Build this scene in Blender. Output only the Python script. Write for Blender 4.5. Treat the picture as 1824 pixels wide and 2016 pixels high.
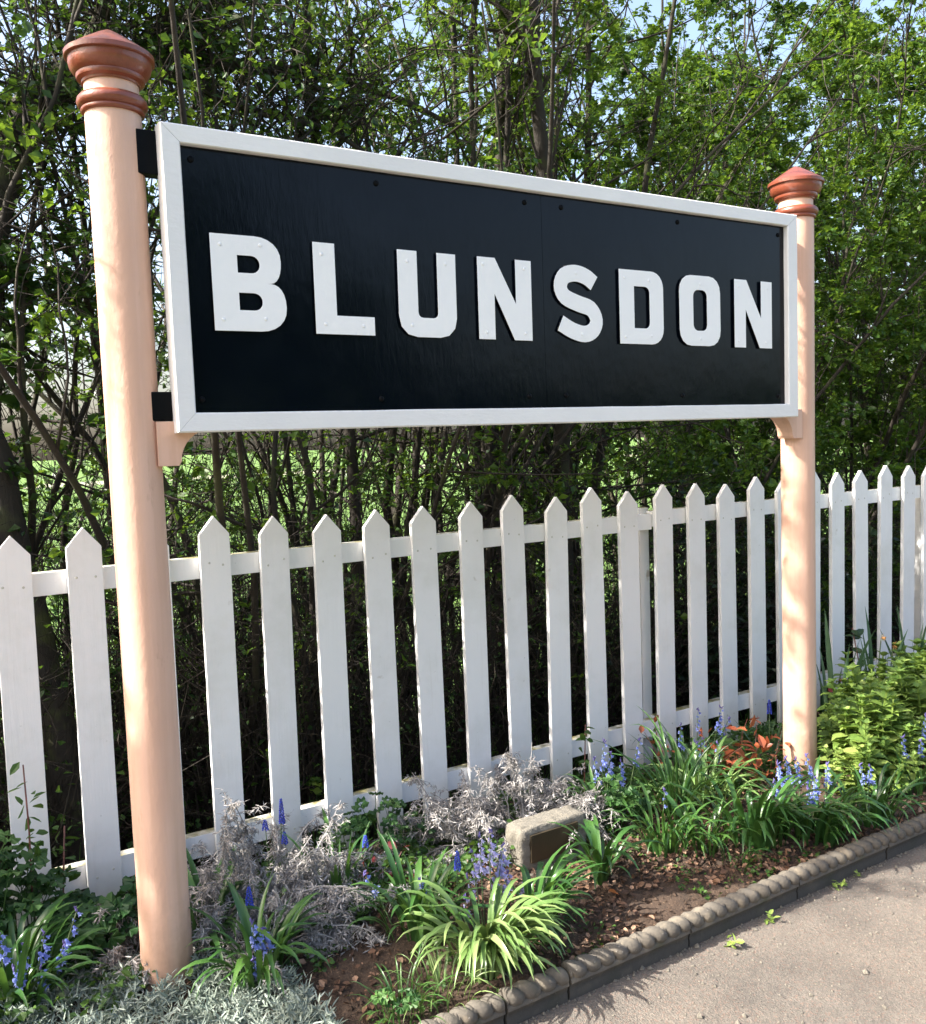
import bpy, math, random
import numpy as np
from mathutils import Matrix, Vector, Euler
R = math.radians
random.seed(7); rng = np.random.default_rng(11)
S = bpy.context.scene
for o in list(bpy.data.objects): bpy.data.objects.remove(o)

# ------------------------------------------------------------------ camera
YAW, PITCH, ROLL = 0.5479, 0.0779, -0.0363
fw = Vector((math.sin(YAW)*math.cos(PITCH), math.cos(YAW)*math.cos(PITCH), -math.sin(PITCH)))
rt = Vector((math.cos(YAW), -math.sin(YAW), 0)); up = rt.cross(fw)
r2 = rt*math.cos(ROLL)+up*math.sin(ROLL); u2 = -rt*math.sin(ROLL)+up*math.cos(ROLL)
cd = bpy.data.cameras.new('camera'); cam = bpy.data.objects.new('camera', cd); S.collection.objects.link(cam)
M = Matrix((( r2.x, u2.x, -fw.x, 0), (r2.y, u2.y, -fw.y, 0), (r2.z, u2.z, -fw.z, 1.5), (0, 0, 0, 1)))
cam.matrix_world = M
cd.sensor_fit = 'HORIZONTAL'; cd.sensor_width = 36; cd.lens = 36*1793/1824
cd.clip_start = .05; cd.clip_end = 2000
S.camera = cam

# ------------------------------------------------------------------ light
SUN_EL, SUN_AZ = 42.0, -75.0        # azimuth measured from +Y towards +X
w = bpy.data.worlds.new('World'); S.world = w; w.use_nodes = True
nt = w.node_tree; bg = nt.nodes['Background']
sky = nt.nodes.new('ShaderNodeTexSky'); sky.sky_type = 'NISHITA'; sky.sun_disc = False
sky.sun_elevation = R(SUN_EL); sky.sun_rotation = R(SUN_AZ); sky.air_density = 1.0; sky.dust_density = 5; sky.ozone_density = .4
nt.links.new(sky.outputs[0], bg.inputs[0]); bg.inputs[1].default_value = .15
sl = bpy.data.lights.new('sun', 'SUN'); sl.energy = 4.8; sl.angle = R(.53); sl.color = (1, .95, .87)
so = bpy.data.objects.new('sun', sl); S.collection.objects.link(so)
sdir = Vector((math.sin(R(SUN_AZ))*math.cos(R(SUN_EL)), math.cos(R(SUN_AZ))*math.cos(R(SUN_EL)), math.sin(R(SUN_EL))))
so.rotation_euler = sdir.to_track_quat('Z', 'Y').to_euler()
vs = S.view_settings; vs.view_transform = 'Standard'; vs.look = 'None'; vs.gamma = 1; vs.use_curve_mapping = False
vs.exposure = 1.68
S.render.engine = 'CYCLES'
S.cycles.max_bounces = 8; S.cycles.transparent_max_bounces = 8

# ------------------------------------------------------------------ materials
def srgb(r, g, b):
    f = lambda c: (c/255/12.92 if c/255 <= .04045 else ((c/255+.055)/1.055)**2.4)
    return (f(r), f(g), f(b), 1)
class NT:
    def __init__(s, name):
        s.m = bpy.data.materials.new(name); s.m.use_nodes = True; s.t = s.m.node_tree
        s.p = s.t.nodes['Principled BSDF']; s.out = s.t.nodes['Material Output']
        s.geo = s.n('ShaderNodeNewGeometry'); s.tc = s.n('ShaderNodeTexCoord')
    def n(s, t, **k):
        x = s.t.nodes.new(t)
        for a, b in k.items(): setattr(x, a, b)
        return x
    def l(s, a, b): s.t.links.new(a, b)
    def noise(s, sc, det=3, vec=None, rough=.55, scale3=None):
        x = s.n('ShaderNodeTexNoise'); x.inputs['Scale'].default_value = sc; x.inputs['Detail'].default_value = det; x.inputs['Roughness'].default_value = rough
        v = vec or s.geo.outputs['Position']
        if scale3:
            mp = s.n('ShaderNodeMapping'); mp.inputs['Scale'].default_value = scale3; s.l(v, mp.inputs[0]); v = mp.outputs[0]
        s.l(v, x.inputs['Vector']); return x.outputs['Fac']
    def ramp(s, fac, stops):
        x = s.n('ShaderNodeValToRGB'); e = x.color_ramp.elements
        while len(e) < len(stops): e.new(.5)
        for i, (p, c) in enumerate(stops):
            e[i].position = p; e[i].color = c if len(c) == 4 else (*c, 1)
        s.l(fac, x.inputs[0]); return x.outputs[0]
    def mix(s, fac, a, b, mode='MIX'):
        x = s.n('ShaderNodeMix'); x.data_type = 'RGBA'; x.blend_type = mode
        if isinstance(fac, (int, float)): x.inputs[0].default_value = fac
        else: s.l(fac, x.inputs[0])
        for i, v in ((6, a), (7, b)):
            if isinstance(v, (tuple, list)): x.inputs[i].default_value = v if len(v) == 4 else (*v, 1)
            else: s.l(v, x.inputs[i])
        return x.outputs[2]
    def math(s, op, a, b=0):
        x = s.n('ShaderNodeMath'); x.operation = op
        for i, v in ((0, a), (1, b)):
            if isinstance(v, (int, float)): x.inputs[i].default_value = v
            else: s.l(v, x.inputs[i])
        return x.outputs[0]
    def col(s, c):
        if isinstance(c, (tuple, list)): s.p.inputs['Base Color'].default_value = c if len(c) == 4 else (*c, 1)
        else: s.l(c, s.p.inputs['Base Color'])
    def set(s, **k):
        for a, b in k.items(): s.p.inputs[a.replace('_', ' ')].default_value = b
    def bump(s, h, strength=.3, dist=.005, base=None):
        x = s.n('ShaderNodeBump'); x.inputs['Strength'].default_value = strength; x.inputs['Distance'].default_value = dist
        s.l(h, x.inputs['Height'])
        if base: s.l(base, x.inputs['Normal'])
        s.l(x.outputs[0], s.p.inputs['Normal']); return x.outputs[0]

def leafmat(name, dark, mid, light, trans=.35, tcol=None, rough=.5, obj=False, clump=1.6, spec=.4):
    a = NT(name)
    rnd = a.n('ShaderNodeObjectInfo').outputs['Random'] if obj else a.geo.outputs['Random Per Island']
    nz = a.noise(clump, 2)
    f = a.math('ADD', a.math('MULTIPLY', rnd, .6), a.math('MULTIPLY', a.math('SUBTRACT', nz, .3), .9))
    c = a.ramp(f, [(.08, dark), (.5, mid), (.95, light)])
    if obj:
        st = a.noise(60, 2, a.tc.outputs['Object'], scale3=(12, .5, 12))
        c = a.mix(.35, c, a.ramp(st, [(.3, (.55, .55, .5, 1)), (.7, (1.25, 1.25, 1.15, 1))]), 'MULTIPLY')
    a.col(c); a.set(Roughness=rough); a.p.inputs['Specular IOR Level'].default_value = spec
    tr = a.n('ShaderNodeBsdfTranslucent')
    tc = a.mix(.5, c, tcol or (.20, .30, .03, 1), 'MIX'); a.l(tc, tr.inputs[0])
    ms = a.n('ShaderNodeMixShader'); ms.inputs[0].default_value = trans
    a.l(a.p.outputs[0], ms.inputs[1]); a.l(tr.outputs[0], ms.inputs[2]); a.l(ms.outputs[0], a.out.inputs[0])
    return a.m

def paint(name, c1, c2, rough=.4, dirt=None, grain=None, coat=0, bumps=.15, splash=False):
    a = NT(name); ob = a.tc.outputs['Object']
    n1 = a.noise(3, 4, ob); c = a.mix(a.ramp(n1, [(.35, (0, 0, 0)), (.65, (1, 1, 1))]), c1, c2)
    if dirt:
        d = a.ramp(a.noise(14, 6, ob, .7, dirt[1]), [(dirt[2], (0, 0, 0)), (dirt[2]+.12, (1, 1, 1))])
        c = a.mix(a.math('MULTIPLY', d, dirt[3]), c, dirt[0])
    if splash:
        sx = a.n('ShaderNodeSeparateXYZ'); a.l(a.geo.outputs['Position'], sx.inputs[0])
        zz = a.ramp(a.math('ADD', sx.outputs[2], a.math('MULTIPLY', a.noise(30, 6), .22)), [(.16, (1, 1, 1)), (.42, (0, 0, 0))])
        c = a.mix(a.math('MULTIPLY', zz, .55), c, (.25, .16, .09, 1))
        st = a.ramp(a.noise(1, 5, ob, .6, (28, 28, 1.2)), [(.45, (.90, .87, .84)), (.62, (1, 1, 1))]); c = a.mix(.8, c, st, 'MULTIPLY')
    a.col(c); a.set(Roughness=rough); a.p.inputs['Coat Weight'].default_value = coat
    a.p.inputs['Coat Roughness'].default_value = .12
    h = a.noise(1, 4, ob, .6, grain or (60, 60, 60))
    b = a.bump(h, bumps, .004); a.bump(a.noise(9, 3, ob), bumps*.35, .008, b)
    return a.m

MT = {}
MT['peach'] = paint('peach_paint', (.735, .475, .36, 1), (.69, .435, .325, 1), .42, ((.30, .15, .09, 1), (1, 1, .25), .62, .5), (55, 55, 35), 0, .4, True)
MT['terracotta'] = paint('terracotta_gloss_paint', (.22, .056, .027, 1), (.175, .043, .022, 1), .36, ((.12, .035, .02, 1), (1, 1, 1), .55, .5), (60, 60, 60), .35, .4)
MT['white'] = paint('white_gloss_paint', (.82, .81, .80, 1), (.76, .75, .745, 1), .45, ((.42, .37, .28, 1), (.6, .6, .6), .70, .45), (30, 30, 80), 0, .3)
MT['letter'] = paint('letter_white_paint', (.90, .895, .89, 1), (.87, .865, .86, 1), .42, ((.5, .42, .34, 1), (2, 2, 2), .72, .4), (25, 25, 25), 0, .35)
MT['dull_black'] = paint('black_batten_paint', (.004, .005, .006, 1), (.003, .003, .004, 1), .45)  # dull black paint of the battens and bolts
MT['dull_black'].node_tree.nodes['Principled BSDF'].inputs['Specular IOR Level'].default_value = .08
def mk_black():
    a = NT('black_gloss_board_paint'); ob = a.tc.outputs['Object']
    a.col(a.mix(a.noise(5, 5, ob), (.0010, .0020, .0045, 1), (.0016, .0034, .0075, 1)))
    a.l(a.ramp(a.noise(7, 6, ob, .7), [(.3, (.10, .10, .10)), (.7, (.20, .20, .20))]), a.p.inputs['Roughness'])
    a.p.inputs['Specular IOR Level'].default_value = .20
    b = a.bump(a.noise(1, 5, ob, .65, (60, 60, 14)), .16, .003); a.bump(a.noise(4, 3, ob), .2, .008, b)
    return a.m
MT['black'] = mk_black()
def mk_picket(name, moss):
    a = NT(name); ob = a.tc.outputs['Object']; inf = a.n('ShaderNodeObjectInfo')
    v = a.n('ShaderNodeVectorMath'); v.operation = 'ADD'; a.l(ob, v.inputs[0])
    cmb = a.n('ShaderNodeCombineXYZ'); a.l(a.math('MULTIPLY', inf.outputs['Random'], 30), cmb.inputs[0]); a.l(cmb.outputs[0], v.inputs[1]); vv = v.outputs[0]
    c = a.mix(inf.outputs['Random'], (.87, .865, .85, 1), (.82, .81, .80, 1))
    gr = a.noise(1, 5, vv, .6, (45, 45, 2.5))
    c = a.mix(a.math('MULTIPLY', a.ramp(gr, [(.58, (0, 0, 0)), (.78, (1, 1, 1))]), .22), c, (.56, .53, .46, 1))
    kn = a.ramp(a.noise(9, 4, vv, .5), [(.70, (0, 0, 0)), (.76, (1, 1, 1))])
    c = a.mix(a.math('MULTIPLY', kn, .7), c, (.36, .29, .2, 1))
    sp = a.ramp(a.noise(40, 5, vv, .6), [(.68, (0, 0, 0)), (.74, (1, 1, 1))])
    c = a.mix(a.math('MULTIPLY', sp, .45), c, (.25, .24, .2, 1))
    if not moss:   # splash dirt near the ground
        sx = a.n('ShaderNodeSeparateXYZ'); a.l(ob, sx.inputs[0])
        z = a.ramp(a.math('ADD', sx.outputs[2], a.math('MULTIPLY', a.noise(12, 4, vv), .16)), [(.08, (1, 1, 1)), (.30, (0, 0, 0))])
        c = a.mix(a.math('MULTIPLY', z, .6), c, (.33, .32, .20, 1))
        wr = a.ramp(a.noise(3.2, 6, vv, .65), [(.48, (0, 0, 0)), (.70, (1, 1, 1))]); c = a.mix(a.math('MULTIPLY', wr, .30), c, (.50, .49, .40, 1))
    else:
        sn = a.n('ShaderNodeSeparateXYZ'); a.l(a.geo.outputs['Normal'], sn.inputs[0])
        t = a.math('MULTIPLY', a.ramp(sn.outputs[2], [(.5, (0, 0, 0)), (.8, (1, 1, 1))]), a.ramp(a.noise(14, 5, ob), [(.38, (.25, .25, .25)), (.58, (1, 1, 1))]))
        c = a.mix(t, c, (.27, .24, .10, 1))
    a.col(c); a.set(Roughness=.5)
    b = a.bump(a.noise(1, 5, vv, .65, (70, 70, 5)), .35, .003); a.bump(a.noise(16, 3, vv), .2, .004, b)
    return a.m
MT['picket'] = mk_picket('picket_white_paint', False); MT['rail'] = mk_picket('rail_white_paint', True)
def mk_bark(name, c1, c2, moss=.3):
    a = NT(name)
    c = a.mix(a.noise(18, 5), c1, c2); c = a.mix(a.math('MULTIPLY', a.ramp(a.noise(6, 4), [(.5, (0, 0, 0)), (.65, (1, 1, 1))]), moss), c, (.085, .10, .025, 1))
    a.col(c); a.set(Roughness=.85); a.bump(a.noise(1, 5, None, .65, (60, 60, 14)), .8, .01); return a.m
MT['bark'] = mk_bark('hedge_bark', (.040, .031, .022, 1), (.018, .014, .010, 1), .35)
MT['bark_moss'] = mk_bark('mossy_bark', (.05, .04, .03, 1), (.022, .018, .014, 1), .65)
MT['twig'] = mk_bark('twig_bark', (.040, .029, .020, 1), (.016, .012, .009, 1), .1)
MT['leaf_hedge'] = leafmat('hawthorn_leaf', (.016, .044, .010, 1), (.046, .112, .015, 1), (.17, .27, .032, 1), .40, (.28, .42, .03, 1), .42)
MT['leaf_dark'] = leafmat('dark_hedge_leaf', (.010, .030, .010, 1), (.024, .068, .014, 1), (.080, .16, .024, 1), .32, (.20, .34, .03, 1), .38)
MT['leaf_ivy'] = leafmat('ivy_leaf', (.008, .018, .010, 1), (.014, .034, .014, 1), (.03, .06, .02, 1), .1, None, .3)
MT['ground_leaf'] = leafmat('weed_leaf', (.018, .05, .012, 1), (.04, .10, .02, 1), (.10, .18, .03, 1), .3, None, .5, clump=5)
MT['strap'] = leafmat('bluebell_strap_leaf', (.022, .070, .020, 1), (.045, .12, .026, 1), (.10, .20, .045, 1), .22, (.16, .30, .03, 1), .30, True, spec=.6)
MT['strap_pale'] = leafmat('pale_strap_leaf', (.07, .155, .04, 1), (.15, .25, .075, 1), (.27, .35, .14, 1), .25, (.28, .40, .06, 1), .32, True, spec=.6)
MT['blade'] = leafmat('daffodil_blade', (.04, .09, .05, 1), (.075, .14, .08, 1), (.11, .18, .10, 1), .2, (.12, .2, .06, 1), .4, True)
MT['aqui'] = leafmat('columbine_leaf', (.016, .055, .018, 1), (.035, .10, .026, 1), (.10, .20, .045, 1), .28, (.14, .28, .04, 1), .5, True)
MT['bush'] = leafmat('bush_leaf', (.10, .19, .035, 1), (.21, .31, .065, 1), (.36, .43, .12, 1), .3, (.32, .42, .04, 1), .5, clump=6)
MT['silver'] = leafmat('silver_leaf', (.16, .20, .16, 1), (.26, .31, .26, 1), (.40, .44, .38, 1), .12, (.3, .36, .26, 1), .7, clump=8)
MT['rose'] = leafmat('rose_leaf', (.09, .07, .025, 1), (.30, .09, .04, 1), (.48, .08, .04, 1), .3, (.45, .12, .03, 1), .35, clump=14)
MT['red_leaf'] = leafmat('dark_red_leaf', (.035, .008, .010, 1), (.09, .012, .014, 1), (.20, .02, .02, 1), .2, (.3, .03, .02, 1), .4)
MT['dry'] = leafmat('dry_grey_foliage', (.15, .138, .130, 1), (.33, .31, .295, 1), (.56, .535, .51, 1), .12, (.3, .26, .24, 1), .85, clump=12)
MT['litter'] = leafmat('dry_leaf_litter', (.045, .025, .016, 1), (.16, .085, .05, 1), (.42, .27, .18, 1), .08, (.3, .15, .08, 1), .8, clump=9)
MT['petal_blue'] = leafmat('bluebell_petal', (.15, .20, .60, 1), (.25, .32, .76, 1), (.42, .48, .88, 1), .3, (.2, .25, .8, 1), .5, True)
MT['petal_lilac'] = leafmat('lilac_petal', (.36, .34, .72, 1), (.50, .48, .80, 1), (.68, .66, .88, 1), .3, (.6, .55, .85, 1), .5, True)
MT['muscari'] = leafmat('grape_hyacinth_bead', (.03, .04, .38, 1), (.06, .09, .62, 1), (.12, .18, .78, 1), .1, (.1, .1, .6, 1), .45, clump=30)
MT['bud'] = paint('dark_bud', (.09, .07, .22, 1), (.12, .10, .3, 1), .6)
MT['stalk'] = paint('green_stalk', (.07, .14, .05, 1), (.10, .12, .05, 1), .5)
MT['stalk_red'] = paint('red_stalk', (.16, .05, .04, 1), (.10, .05, .03, 1), .5)
MT['orange'] = paint('orange_petal', (.75, .33, .10, 1), (.8, .45, .18, 1), .6)
MT['litter_orange'] = paint('orange_dead_leaf', (.42, .17, .06, 1), (.30, .12, .05, 1), .7)
MT['cream_petal'] = paint('cream_petal', (.75, .72, .6, 1), (.65, .6, .45, 1), .6)
def mk_stone():
    a = NT('limestone'); ob = a.tc.outputs['Object']
    c = a.mix(a.noise(5, 5, ob), (.30, .265, .205, 1), (.17, .16, .14, 1))
    c = a.mix(a.math('MULTIPLY', a.ramp(a.noise(26, 5, ob), [(.52, (0, 0, 0)), (.66, (1, 1, 1))]), .6), c, (.11, .10, .08, 1))
    a.col(c); a.set(Roughness=.9); b = a.bump(a.noise(28, 8, ob, .75), 1, .02); return a.m
MT['stone'] = mk_stone()
def mk_conc():
    a = NT('weathered_concrete'); 
    c = a.mix(a.noise(7, 5), (.140, .120, .095, 1), (.080, .072, .060, 1))
    c = a.mix(a.math('MULTIPLY', a.ramp(a.noise(18, 5), [(.54, (0, 0, 0)), (.66, (1, 1, 1))]), .6), c, (.235, .195, .14, 1))
    c = a.mix(a.math('MULTIPLY', a.ramp(a.noise(10, 5, a.tc.outputs['Object']), [(.58, (0, 0, 0)), (.7, (1, 1, 1))]), .6), c, (.07, .07, .035, 1))
    sp = a.ramp(a.noise(120, 2), [(.72, (0, 0, 0)), (.76, (1, 1, 1))]); c = a.mix(a.math('MULTIPLY', sp, .6), c, (.5, .47, .42, 1))
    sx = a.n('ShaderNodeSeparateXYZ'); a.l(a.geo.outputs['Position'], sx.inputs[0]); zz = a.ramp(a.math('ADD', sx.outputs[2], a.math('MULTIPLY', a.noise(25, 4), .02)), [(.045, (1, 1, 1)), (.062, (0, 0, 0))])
    c = a.mix(a.math('MULTIPLY', zz, .72), c, (.040, .039, .036, 1))     # darker tone on the lower face, ragged upper edge
    a.col(c); a.set(Roughness=.9); a.bump(a.noise(90, 5, None, .7), .7, .004); return a.m
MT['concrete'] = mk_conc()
def mk_plaque():
    a = NT('aged_bronze'); ob = a.tc.outputs['Object']
    c = a.mix(a.noise(10, 5, ob), (.045, .036, .022, 1), (.085, .062, .036, 1))
    a.col(c); a.set(Roughness=.5, Metallic=.4); a.bump(a.noise(1, 3, ob, .5, (160, 60, 60)), .25, .002); return a.m
MT['bronze'] = mk_plaque(); MT['plaque_letter'] = paint('worn_bronze_relief', (.06, .048, .03, 1), (.08, .06, .035, 1), .6)
def mk_asphalt():
    a = NT('old_asphalt')
    n1 = a.noise(1.2, 5); c = a.mix(a.ramp(n1, [(.3, (0, 0, 0)), (.7, (1, 1, 1))]), (.142, .124, .104, 1), (.112, .102, .090, 1))
    vo = a.n('ShaderNodeTexVoronoi'); vo.inputs['Scale'].default_value = 210; a.l(a.geo.outputs['Position'], vo.inputs['Vector'])
    sep = a.n('ShaderNodeSeparateColor'); a.l(vo.outputs['Color'], sep.inputs[0])
    c = a.mix(.75, c, a.ramp(sep.outputs[0], [(0, (.72, .70, .68)), (.45, (.97, .95, .93)), (.85, (1.18, 1.15, 1.12)), (1, (1.5, 1.42, 1.35))]), 'MULTIPLY')
    red = a.ramp(sep.outputs[1], [(.86, (0, 0, 0)), (.9, (1, 1, 1))]); c = a.mix(a.math('MULTIPLY', red, .35), c, (.20, .11, .08, 1))
    c = a.mix(.6, c, a.ramp(a.noise(3.5, 6, None, .65), [(.35, (.55, .55, .56)), (.6, (1.08, 1.06, 1.04))]), 'MULTIPLY')
    wh = a.ramp(a.noise(30, 2), [(.79, (0, 0, 0)), (.82, (1, 1, 1))]); c = a.mix(wh, c, (.42, .38, .34, 1))
    a.col(c); a.set(Roughness=.85)
    b = a.bump(vo.outputs['Distance'], .55, .004); a.bump(a.noise(60, 5), .5, .006, b); return a.m
MT['asphalt'] = mk_asphalt()
def mk_soil():
    a = NT('dark_soil'); c = a.mix(a.noise(30, 6), (.035, .022, .014, 1), (.10, .062, .040, 1))
    c = a.mix(a.math('MULTIPLY', a.ramp(a.noise(110, 4), [(.6, (0, 0, 0)), (.7, (1, 1, 1))]), .6), c, (.24, .16, .10, 1))
    a.col(c); a.set(Roughness=.95); a.bump(a.noise(80, 6, None, .7), 1, .012); return a.m
MT['soil'] = mk_soil()
def mk_field():
    a = NT('meadow_grass'); c = a.mix(a.noise(1.5, 6), (.085, .175, .028, 1), (.13, .225, .038, 1))
    c = a.mix(.5, c, a.ramp(a.noise(40, 4), [(.35, (.25, .3, .3)), (.65, (1.5, 1.5, 1.2))]), 'MULTIPLY')
    a.col(c); a.set(Roughness=.9); a.bump(a.noise(30, 6), 1, .08); return a.m
MT['field'] = mk_field()
MT['track'] = paint('pale_earth_track', (.26, .25, .17, 1), (.20, .22, .12, 1), .9)

# ------------------------------------------------------------------ mesh helpers
COL = S.collection
def mesh(name, verts, tris=None, quads=None, smooth=False):
    me = bpy.data.meshes.new(name); v = np.asarray(verts, np.float32).reshape(-1, 3)
    me.vertices.add(len(v)); me.vertices.foreach_set('co', v.ravel())
    t = np.zeros((0, 3), np.int32) if tris is None else np.asarray(tris, np.int32).reshape(-1, 3)
    q = np.zeros((0, 4), np.int32) if quads is None else np.asarray(quads, np.int32).reshape(-1, 4)
    me.loops.add(t.size+q.size); me.loops.foreach_set('vertex_index', np.concatenate([t.ravel(), q.ravel()]))
    me.polygons.add(len(t)+len(q))
    me.polygons.foreach_set('loop_start', np.concatenate([np.arange(len(t))*3, t.size+np.arange(len(q))*4]).astype(np.int32))
    me.polygons.foreach_set('use_smooth', np.full(len(t)+len(q), smooth))
    me.update(calc_edges=True); me.validate(); return me
def ob(name, me, mat=None, parent=None, **props):
    if mat is not None and not me.materials: me.materials.append(mat)
    o = bpy.data.objects.new(name, me); COL.objects.link(o)
    if parent: o.parent = parent
    for k, v in props.items(): o[k] = v
    return o
def empty(name, loc=(0, 0, 0), rz=0, label=None, category=None, group=None):
    o = bpy.data.objects.new(name, None); COL.objects.link(o); o.location = loc; o.rotation_euler = (0, 0, rz); o.empty_display_size = .1
    if label: o['label'] = label
    if category: o['category'] = category
    if group: o['group'] = group
    return o
class MB:      # python lists mesh builder for small things
    def __init__(s): s.v = []; s.f = []
    def add(s, vs_, fs):
        k = len(s.v); s.v += [tuple(x) for x in vs_]; s.f += [tuple(i+k for i in f) for f in fs]
    def box(s, x0, x1, y0, y1, z0, z1):
        s.add([(x, y, z) for z in (z0, z1) for x, y in ((x0, y0), (x1, y0), (x1, y1), (x0, y1))],
              [(3, 2, 1, 0), (4, 5, 6, 7), (0, 1, 5, 4), (1, 2, 6, 5), (2, 3, 7, 6), (3, 0, 4, 7)])
    def tube(s, pts, rad, n=6, cap=True):
        pts = [Vector(p) for p in pts]; k = len(s.v); u = None
        for i, p in enumerate(pts):
            t = (pts[min(i+1, len(pts)-1)]-pts[max(i-1, 0)]).normalized()
            if u is None: u = t.orthogonal().normalized()
            u = (u-t*u.dot(t)).normalized(); b = t.cross(u); r = rad[i] if isinstance(rad, (list, tuple)) else rad
            for j in range(n):
                a = 2*math.pi*j/n; s.v.append(tuple(p+u*math.cos(a)*r+b*math.sin(a)*r))
        for i in range(len(pts)-1):
            for j in range(n): a = k+i*n+j; b_ = k+i*n+(j+1) % n; s.f.append((a, b_, b_+n, a+n))
        if cap: s.f.append(tuple(k+j for j in range(n))[::-1]); s.f.append(tuple(k+(len(pts)-1)*n+j for j in range(n)))
    def lathe(s, prof, n=48, c=(0, 0)):
        k = len(s.v)
        for r, z in prof:
            for j in range(n): a = 2*math.pi*j/n; s.v.append((c[0]+r*math.cos(a), c[1]+r*math.sin(a), z))
        for i in range(len(prof)-1):
            for j in range(n): a = k+i*n+j; b = k+i*n+(j+1) % n; s.f.append((a, b, b+n, a+n))
    def mesh(s, name, smooth=False, bevel=0):
        me = bpy.data.meshes.new(name); me.from_pydata(s.v, [], s.f); me.update()
        if bevel or smooth:
            import bmesh
            bm = bmesh.new(); bm.from_mesh(me)
            if bevel: bmesh.ops.bevel(bm, geom=[e for e in bm.edges if e.calc_face_angle(0) > .5], offset=bevel, segments=2, affect='EDGES', profile=.6)
            bmesh.ops.recalc_face_normals(bm, faces=bm.faces)
            for f in bm.faces: f.smooth = smooth
            bm.to_mesh(me); bm.free()
        return me
def smooth_angle(me, ang=35):
    me.polygons.foreach_set('use_smooth', np.ones(len(me.polygons), bool)); me.set_sharp_from_angle(angle=R(ang))

# vectorised curves
def unit(a): return a/np.maximum(np.linalg.norm(a, axis=-1, keepdims=True), 1e-9)
def grow(p0, d0, L, k, wob, lift):
    n = len(p0); P = np.zeros((n, k, 3)); P[:, 0] = p0; d = unit(d0); st = (np.asarray(L)/(k-1))[:, None]
    for i in range(1, k):
        d = unit(d+rng.normal(0, wob, (n, 3))+np.array([0, 0, lift])); P[:, i] = P[:, i-1]+d*st
    return P
def tubes(P, r0, r1, sides=3):
    n, k, _ = P.shape; T = np.gradient(P, axis=1); T = unit(T)
    ref = np.where(np.abs(T[:, :1, 2:3]) > .8, np.array([1., 0, 0]), np.array([0., 0, 1.])); U = unit(np.cross(T, ref)); V = np.cross(T, U)
    t = np.linspace(0, 1, k)[None, :, None]; rad = (np.asarray(r0).reshape(-1, 1, 1)*(1-t)+np.asarray(r1).reshape(-1, 1, 1)*t)
    a = np.arange(sides)*2*np.pi/sides
    ring = P[:, :, None]+(U[:, :, None]*np.cos(a)[None, None, :, None]+V[:, :, None]*np.sin(a)[None, None, :, None])*rad[:, :, None]
    idx = np.arange(n*k*sides).reshape(n, k, sides); A = idx[:, :-1]; B = np.roll(A, -1, 2); Cc = np.roll(idx[:, 1:], -1, 2); D = idx[:, 1:]
    return ring.reshape(-1, 3), np.stack([A, B, Cc, D], -1).reshape(-1, 4)
def sample(P, m, tmin, tmax):
    n, k, _ = P.shape; ci = np.repeat(np.arange(n), m); t = rng.uniform(tmin, tmax, n*m); x = t*(k-1); i = np.minimum(x.astype(int), k-2); f = (x-i)[:, None]
    a = P[ci, i]; b = P[ci, i+1]; return a*(1-f)+b*f, unit(b-a), t, ci
def leaves(pos, size, flat=.5, ratio=.62, droop=0, six=False):
    n = len(pos); d = rng.normal(0, 1, (n, 3)); d[:, 2] = d[:, 2]*flat+droop; d = unit(d)
    nr = rng.normal(0, .55, (n, 3)); nr[:, 2] += 1; s = unit(np.cross(d, nr)); nn = np.cross(s, d)
    L = size[:, None]; W = L*ratio*.5
    b = pos; t = pos+d*L; m = pos+d*L*.5
    if six:
        l1 = pos+d*L*.35-s*W+nn*W*.35; l2 = pos+d*L*.72-s*W*.75+nn*W*.3; q1 = pos+d*L*.35+s*W+nn*W*.35; q2 = pos+d*L*.72+s*W*.75+nn*W*.3
        v = np.stack([b, l1, l2, t, q2, q1], 1).reshape(-1, 3); i = np.arange(n)[:, None]*6
        return v, np.concatenate([i+np.array([0, 3, 2, 1]), i+np.array([0, 5, 4, 3])]).reshape(-1, 4)
    l = m-s*W+nn*W*.4; r = m+s*W+nn*W*.4
    v = np.stack([b, l, t, r], 1).reshape(-1, 3); i = np.arange(n)[:, None]*4
    return v, np.concatenate([i+np.array([0, 2, 1]), i+np.array([0, 3, 2])]).reshape(-1, 3)

# ------------------------------------------------------------------ setting
def soil_h(x, y):
    z = np.interp(y, [1.88, 1.95, 2.45, 2.95, 3.15, 3.5, 3.8, 5], [.035, .052, .058, .0, -.05, -.22, -.33, -.34])
    z = z+.010*np.sin(x*9+y*5)*np.sin(y*13-x*3)+.006*np.sin(x*31+1)*np.sin(y*27+x*7)
    return z
def plane(name, x0, x1, y0, y1, z, mat):
    return ob(name, mesh(name, [(x0, y0, z), (x1, y0, z), (x1, y1, z), (x0, y1, z)], None, [(0, 1, 2, 3)]), mat, kind='structure')
plane('field', -400, 400, -400, 400, -.36, MT['field'])
gx, gy_ = np.meshgrid(np.arange(-3, 7.001, .022), np.arange(1.888, 4.2, .022)); gz_ = soil_h(gx, gy_)
gz_ = gz_+rng.normal(0, .0035, gz_.shape)
nx, ny = gx.shape[1], gx.shape[0]; idx = np.arange(nx*ny).reshape(ny, nx)
me = mesh('flower_bed', np.stack([gx, gy_, gz_], -1).reshape(-1, 3), None, np.stack([idx[:-1, :-1], idx[:-1, 1:], idx[1:, 1:], idx[1:, :-1]], -1).reshape(-1, 4), True)
ob('flower_bed', me, MT['soil'], kind='structure')
m = MB(); m.box(-40, 60, -6, 1.886, -.5, 0); ob('path', m.mesh('path'), MT['asphalt'], kind='structure')
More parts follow.
